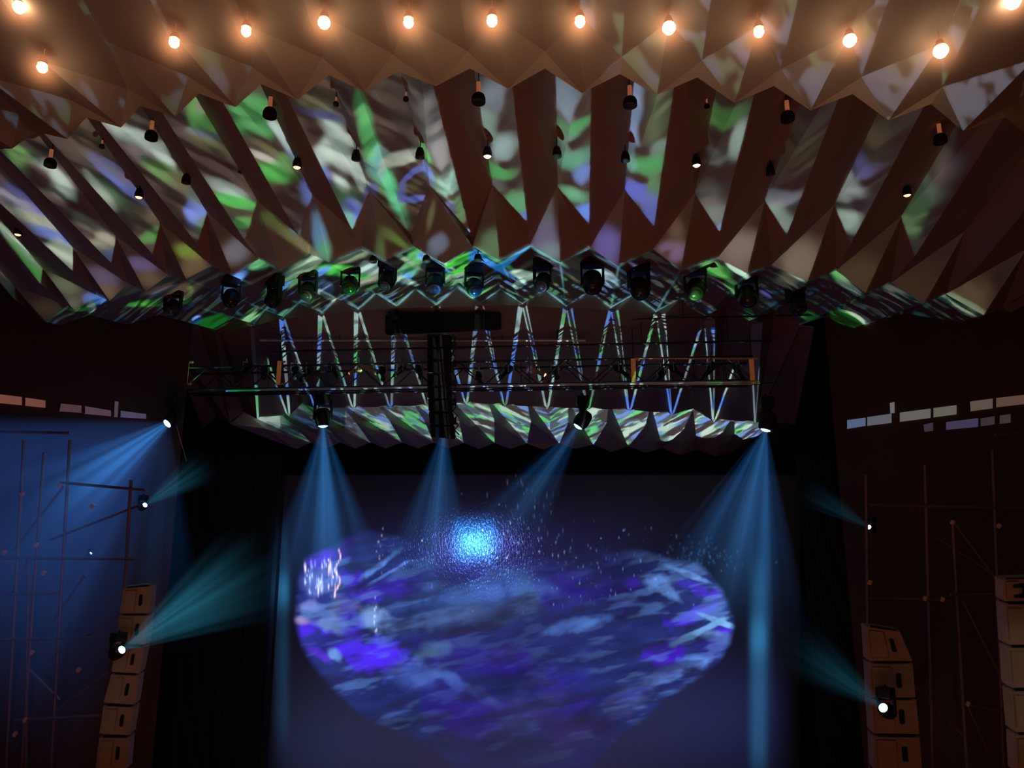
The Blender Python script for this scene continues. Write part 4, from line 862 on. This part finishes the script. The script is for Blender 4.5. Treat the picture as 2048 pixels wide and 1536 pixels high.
# ================================================================== SPEAKERS
def prism(bm, px4, z, depth, root):
    fr = [rel(root, pz(x, y, z)) for x, y in px4]; bk = [p+fv*depth for p in fr]
    vs = [bm.verts.new(p) for p in fr+bk]
    for f in ((0, 1, 2, 3), (7, 6, 5, 4), (0, 4, 5, 1), (1, 5, 6, 2), (2, 6, 7, 3), (3, 7, 4, 0)): bm.faces.new([vs[k] for k in f])
    es = list(bm.edges); bmesh.ops.bevel(bm, geom=es, offset=.02, segments=2, affect='EDGES'); bmesh.ops.recalc_face_normals(bm, faces=bm.faces)
def lerp2(a, b, t): return (a[0]+(b[0]-a[0])*t, a[1]+(b[1]-a[1])*t)
def inset(q, ix0, ix1, iy0, iy1):      # q: TL, TR, BR, BL
    f = lambda u, v: lerp2(lerp2(q[0], q[1], u), lerp2(q[3], q[2], u), v)
    return [f(ix0, iy0), f(ix1, iy0), f(ix1, iy1), f(ix0, iy1)]
def cabinet(q, z, label, group, m='greybox', depth=.32, name='speaker_cabinet', mark=True, gril=True):
    c = (sum(p[0] for p in q)/4, sum(p[1] for p in q)/4); r = thing(name, label, 'speaker', pz(c[0], c[1], z), group)
    bm = NB(); prism(bm, q, z, depth, r); link('cabinet', bm, M[m], r)
    if gril:
        bm = NB(); prism(bm, inset(q, .06, .50, .10, .90), z-.03, .04, r); link('grille', bm, M['grille'] if m == 'blackbox' else M['greybox'], r)
    if mark:
        bm = NB(); prism(bm, inset(q, .60, .72, .30, .72), z-.035, .04, r); link('handle', bm, M['blackmetal'], r)
        bm = NB(); prism(bm, inset(q, .10, .92, -.03, .02), z-.03, .05, r); link('rigging_rail', bm, M['blackmetal'], r)
    return r
LA = [((246,1176),(302,1171),(298,1228),(238,1228)), ((237,1230),(297,1230),(290,1290),(230,1288)), ((230,1291),(289,1292),(278,1348),(222,1344)), ((222,1348),(277,1350),(269,1410),(206,1406)), ((206,1411),(268,1414),(259,1471),(198,1468)), ((198,1474),(258,1475),(252,1540),(190,1538))]
wn = ['topmost', 'second from top', 'third from top', 'fourth from top', 'fifth from top', 'lowest visible']
for k, q in enumerate(LA): cabinet(q, 18.5, 'grey line array speaker of the left side column, %s' % wn[k], 'left column of grey speakers')
RA_ = [((1733,1252),(1800,1262),(1826,1323),(1738,1323)), ((1738,1326),(1826,1326),(1832,1396),(1741,1396)), ((1741,1399),(1833,1399),(1840,1469),(1746,1467)), ((1746,1472),(1840,1474),(1846,1545),(1751,1542))]
for k, q in enumerate(RA_): cabinet(q, 18.5, 'dim grey line array speaker of the right inner column, %s' % ['topmost', 'second from top', 'third, behind the teal lamp', 'lowest visible'][k], 'right inner column of grey speakers')
FA = [((2008,1158),(2068,1156),(2072,1203),(2010,1203)), ((2010,1207),(2074,1207),(2080,1290),(2016,1290)), ((2017,1294),(2082,1294),(2088,1376),(2022,1376)), ((2023,1381),(2090,1381),(2096,1465),(2030,1465)), ((2031,1469),(2096,1469),(2102,1548),(2035,1548))]
for k, q in enumerate(FA):
    r = cabinet(q, 15.5, 'pale grey speaker cut off by the right photo edge, %s' % ['topmost with black vents', 'second from top', 'third from top', 'fourth from top', 'lowest'][k], 'far right column of pale speakers')
    if k == 0:
        for (a0, a1) in ((.25, .42), (.70, .86)):
            bm = NB(); prism(bm, inset(q, .3, .95, a0, a1), 15.45, .05, r); link('vent', bm, M['blackmetal'], r)
# hanging centre column
cab = []; 
for k in range(8):
    t0, t1 = k/8, (k+1)/8
    def edge(t):
        y = 668+207*t; sh = -2+6*max(0, t-.55)**1.2*4
        return (856+sh*.8, y), (903+sh*.9, y+ (2 if t < .7 else 4*t))
    a0, b0 = edge(t0); a1, b1 = edge(t1); cab.append((a0, b0, (b1[0], b1[1]-.8), (a1[0], a1[1]-.8)))
for k, q in enumerate(cab): cabinet(q, 24.5, 'black speaker of the hanging centre column, %s of eight from the top' % w_ord[k], 'hanging centre column of black speakers', 'blackbox', .55, mark=False)
r = thing('column_side_rigging', 'dark zigzag rigging chain down the right side of the centre speaker column', 'rigging', pz(910, 770, 24.5))
bm = NB(); prv = None
for k in range(22):
    p = rel(r, pz(908+(4 if k % 2 else -4)+max(0, k-14)*.9, 668+k*9.6, 24.75)); 
    if prv is not None: tube(bm, prv, p, .022)
    prv = p
link('chain', bm, M['darkalu'], r)
for k in range(5):
    bm = NB(); box(bm, rel(r, pz(909, 690+k*38, 24.8)), (.12, .1, .22), bev=.01); link('link_plate', bm, M['blackmetal'], r)
cabinet([(770,629),(1002,626),(1002,656),(770,668)], 24.8, 'long black speaker box hanging level above the centre column', None, 'blackbox', .8, 'bass_speaker', mark=False)
# ================================================================== SCAFFOLDS
def scaffold(label, posts, ledgers, braces, z, sz=.04, clamps=()):
    c = posts[0]; r = thing('scaffold_tower', label, 'scaffold', pz(c[0], 1560, z))
    P_ = lambda x, y, dz=0: rel(r, pz(x, y, z+dz))
    for (xb, yb, xt, yt) in posts:
        bm = NB(); tube(bm, P_(xb, yb), P_(xt, yt), sz, seg=10); link('standard', bm, M['pipe'], r)
    for (xa, ya, xb, yb) in ledgers:
        bm = NB(); tube(bm, P_(xa, ya, -.08), P_(xb, yb, -.08), sz*.9, seg=10); link('ledger', bm, M['pipe'], r)
    for (xa, ya, xb, yb) in braces:
        bm = NB(); tube(bm, P_(xa, ya, .08), P_(xb, yb, .08), sz*.8, seg=10); link('diagonal_brace', bm, M['pipe'], r)
    for (x, y) in clamps:
        bm = NB(); box(bm, P_(x, y, -.1), (.10, .09, .14), Matrix.Rotation(.5, 3, 'Y'), .03); link('coupler', bm, M['clamp'], r)
scaffold('tall steel pipe scaffold at the left, washed in blue haze', [(38,1600,88,905),(50,1600,58,1110),(98,1600,140,880),(225,1600,262,960),(8,1600,48,880)],
    [(-20,863,140,866),(120,965,290,980),(-20,1116,270,1118),(-20,1280,232,1273),(30,1440,216,1430),(-20,1190,120,1186)],
    [(28,1100,128,972),(100,1080,280,1010),(80,1330,262,1215),(40,1340,170,1150),(100,1430,215,1345),(60,1340,120,1400),(-10,1260,60,1110)], 21.5, .045,
    [(44,988),(120,970),(184,1012),(72,1090),(157,1340),(64,1305),(30,1468),(87,1146),(50,1440),(8,1105)])
scaffold('dark rusty pipe scaffold at the right beside the dim speaker column', [(1938,1600,1905,1040),(1868,1600,1850,930),(1740,1600,1732,950),(2010,1600,1985,900)],
    [(1735,1196,1905,1200),(1740,1010,2060,1016),(1900,1190,2060,1185),(1930,1408,2020,1425),(1990,870,2070,862)],
    [(1780,1320,1934,1480),(1905,1040,2005,1176),(1925,1200,2018,1386),(1850,1060,1990,1150),(1935,1410,1975,1500)], 21.5, .04,
    [(1850,1197),(1885,1199),(1905,1045),(1998,1052),(1936,1408),(2016,1384),(2000,1176),(1740,1165)])
# ================================================================== LIT PANELS ON THE SIDE WALLS
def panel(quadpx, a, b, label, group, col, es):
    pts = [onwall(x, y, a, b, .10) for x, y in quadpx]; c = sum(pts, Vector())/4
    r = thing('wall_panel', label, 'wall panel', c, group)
    m = mat('glow_panel', col, .8, emit=col, estr=es, noise=.6, nscale=2.5)  # low emission stands in for light falling on the panel
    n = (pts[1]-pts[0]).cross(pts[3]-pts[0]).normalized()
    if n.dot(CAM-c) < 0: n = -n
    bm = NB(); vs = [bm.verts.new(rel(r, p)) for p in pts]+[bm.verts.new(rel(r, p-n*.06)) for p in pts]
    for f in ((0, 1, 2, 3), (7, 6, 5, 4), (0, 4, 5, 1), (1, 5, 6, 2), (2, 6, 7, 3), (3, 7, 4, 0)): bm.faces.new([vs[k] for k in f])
    bmesh.ops.recalc_face_normals(bm, faces=bm.faces); link('glow_face', bm, m, r)
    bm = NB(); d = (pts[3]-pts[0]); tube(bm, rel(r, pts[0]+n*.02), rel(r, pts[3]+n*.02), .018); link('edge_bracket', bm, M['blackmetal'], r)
LPN = [((-6,789),(44,795),(44,811),(-6,806)), ((50,796),(91,802),(91,816),(50,812)), ((121,808),(163,812),(163,826),(118,823)), ((169,813),(222,822),(222,833),(169,828)), ((228,803),(237,804),(235,835),(227,834)), ((240,822),(292,829),(292,838),(240,835))]
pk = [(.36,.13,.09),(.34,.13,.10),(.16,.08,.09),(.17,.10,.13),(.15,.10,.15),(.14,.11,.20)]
pn = ['leftmost, cut by the photo edge', 'second from the left', 'third, after the gap', 'fourth', 'short upright one', 'last, fading into the blue beam']
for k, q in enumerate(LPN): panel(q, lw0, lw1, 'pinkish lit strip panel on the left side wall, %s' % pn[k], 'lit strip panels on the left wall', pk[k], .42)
RPN = [((1696,841),(1732,836),(1732,852),(1696,858)), ((1736,835),(1784,828),(1784,846),(1736,852)), ((1781,807),(1790,805),(1790,826),(1782,827)), ((1801,826),(1862,818),(1862,836),(1801,844)), ((1868,817),(1914,811),(1914,829),(1868,835)),
       ((1941,804),(1986,798),(1986,817),(1942,823)), ((1993,797),(2054,790),(2054,808),(1993,815)), ((1848,850),(1867,846),(1867,862),(1850,864)), ((1893,845),(1957,837),(1957,854),(1893,860)), ((1962,838),(1990,833),(1990,849),(1962,853)), ((2000,832),(2022,829),(2022,846),(2000,848))]
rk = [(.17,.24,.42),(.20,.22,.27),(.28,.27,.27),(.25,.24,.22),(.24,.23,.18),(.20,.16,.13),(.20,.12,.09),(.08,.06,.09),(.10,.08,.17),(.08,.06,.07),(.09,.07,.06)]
rn = ['upper row, leftmost bluish one', 'upper row, second', 'small upright one above the row', 'upper row, third', 'upper row, fourth', 'upper row, fifth, after the gap', 'upper row, last at the photo edge', 'lower row, first small one', 'lower row, violet one', 'lower row, third', 'lower row, last small one']
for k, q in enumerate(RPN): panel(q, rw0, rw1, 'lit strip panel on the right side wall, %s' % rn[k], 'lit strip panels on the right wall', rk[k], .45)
r = thing('safety_cable', 'thin cable hanging slanted below the blue-white moving head', 'cable', pz(358, 870, 24.6))
bm = NB(); tube(bm, Vector((0, 0, 0)), rel(r, pz(373, 922, 24.6)), .012); link('wire', bm, M['alu'], r)
bm = NB(); tube(bm, Vector((0, 0, 0)), rel(r, pz(352, 846, 24.6)), .012); link('upper_wire', bm, M['alu'], r)

# ================================================================== FILL LIGHTS
def area(name, loc, target, size, energy, col):
    ld = bpy.data.lights.new(name, 'AREA'); ld.energy = energy; ld.color = col; ld.size = size; ld.shape = 'DISK'
    o = bpy.data.objects.new(name, ld); COL.objects.link(o); o.location = loc
    o.rotation_euler = (Vector(target)-Vector(loc)).to_track_quat('-Z', 'Y').to_euler(); return o
area('warm_fill', (-1, 7, 2.0), (-1, 17, 18), 14, 400, (1, .235, .11))  # unseen warm fill added to lift the dark facets
spot('speaker_fill_left', CAM+Vector((-2, 1, 2)), pz(245, 1380, 18.5), 260, (.75, .85, .72), 9, .8)  # unseen spots added near the camera to brighten the speakers
spot('speaker_fill_right', CAM+Vector((3, 1, 2)), pz(2060, 1370, 15.5), 640, (1, .88, .66), 9, .7)
spot('speaker_fill_inner', CAM+Vector((3, 1, 2)), pz(1785, 1400, 18.5), 100, (1, .7, .5), 8, .9)
spot('scaffold_fill_left', CAM+Vector((-6, 3, -3)), pz(120, 1250, 21.5), 420, (1, .55, .42), 26, 1.)  # unseen spots added to bring out the scaffold pipes
spot('scaffold_fill_right', CAM+Vector((6, 3, -3)), pz(1950, 1250, 21.5), 150, (1, .45, .25), 24, 1.)
spot('scaffold_blue', pz(347, 850, 24.0), pz(40, 1100, 21.5), 220, (.10, .35, 1), 75, 1.)
spot('truss_fill', CAM+Vector((-9, 21, -7)), tY(800, 745), 340, (1, .85, .78), 40, 1.)  # unseen spots added below to put glints on the truss metal
spot('truss_fill', CAM+Vector((8, 21, -7)), tY(1150, 745), 340, (.85, .9, .9), 40, 1.)
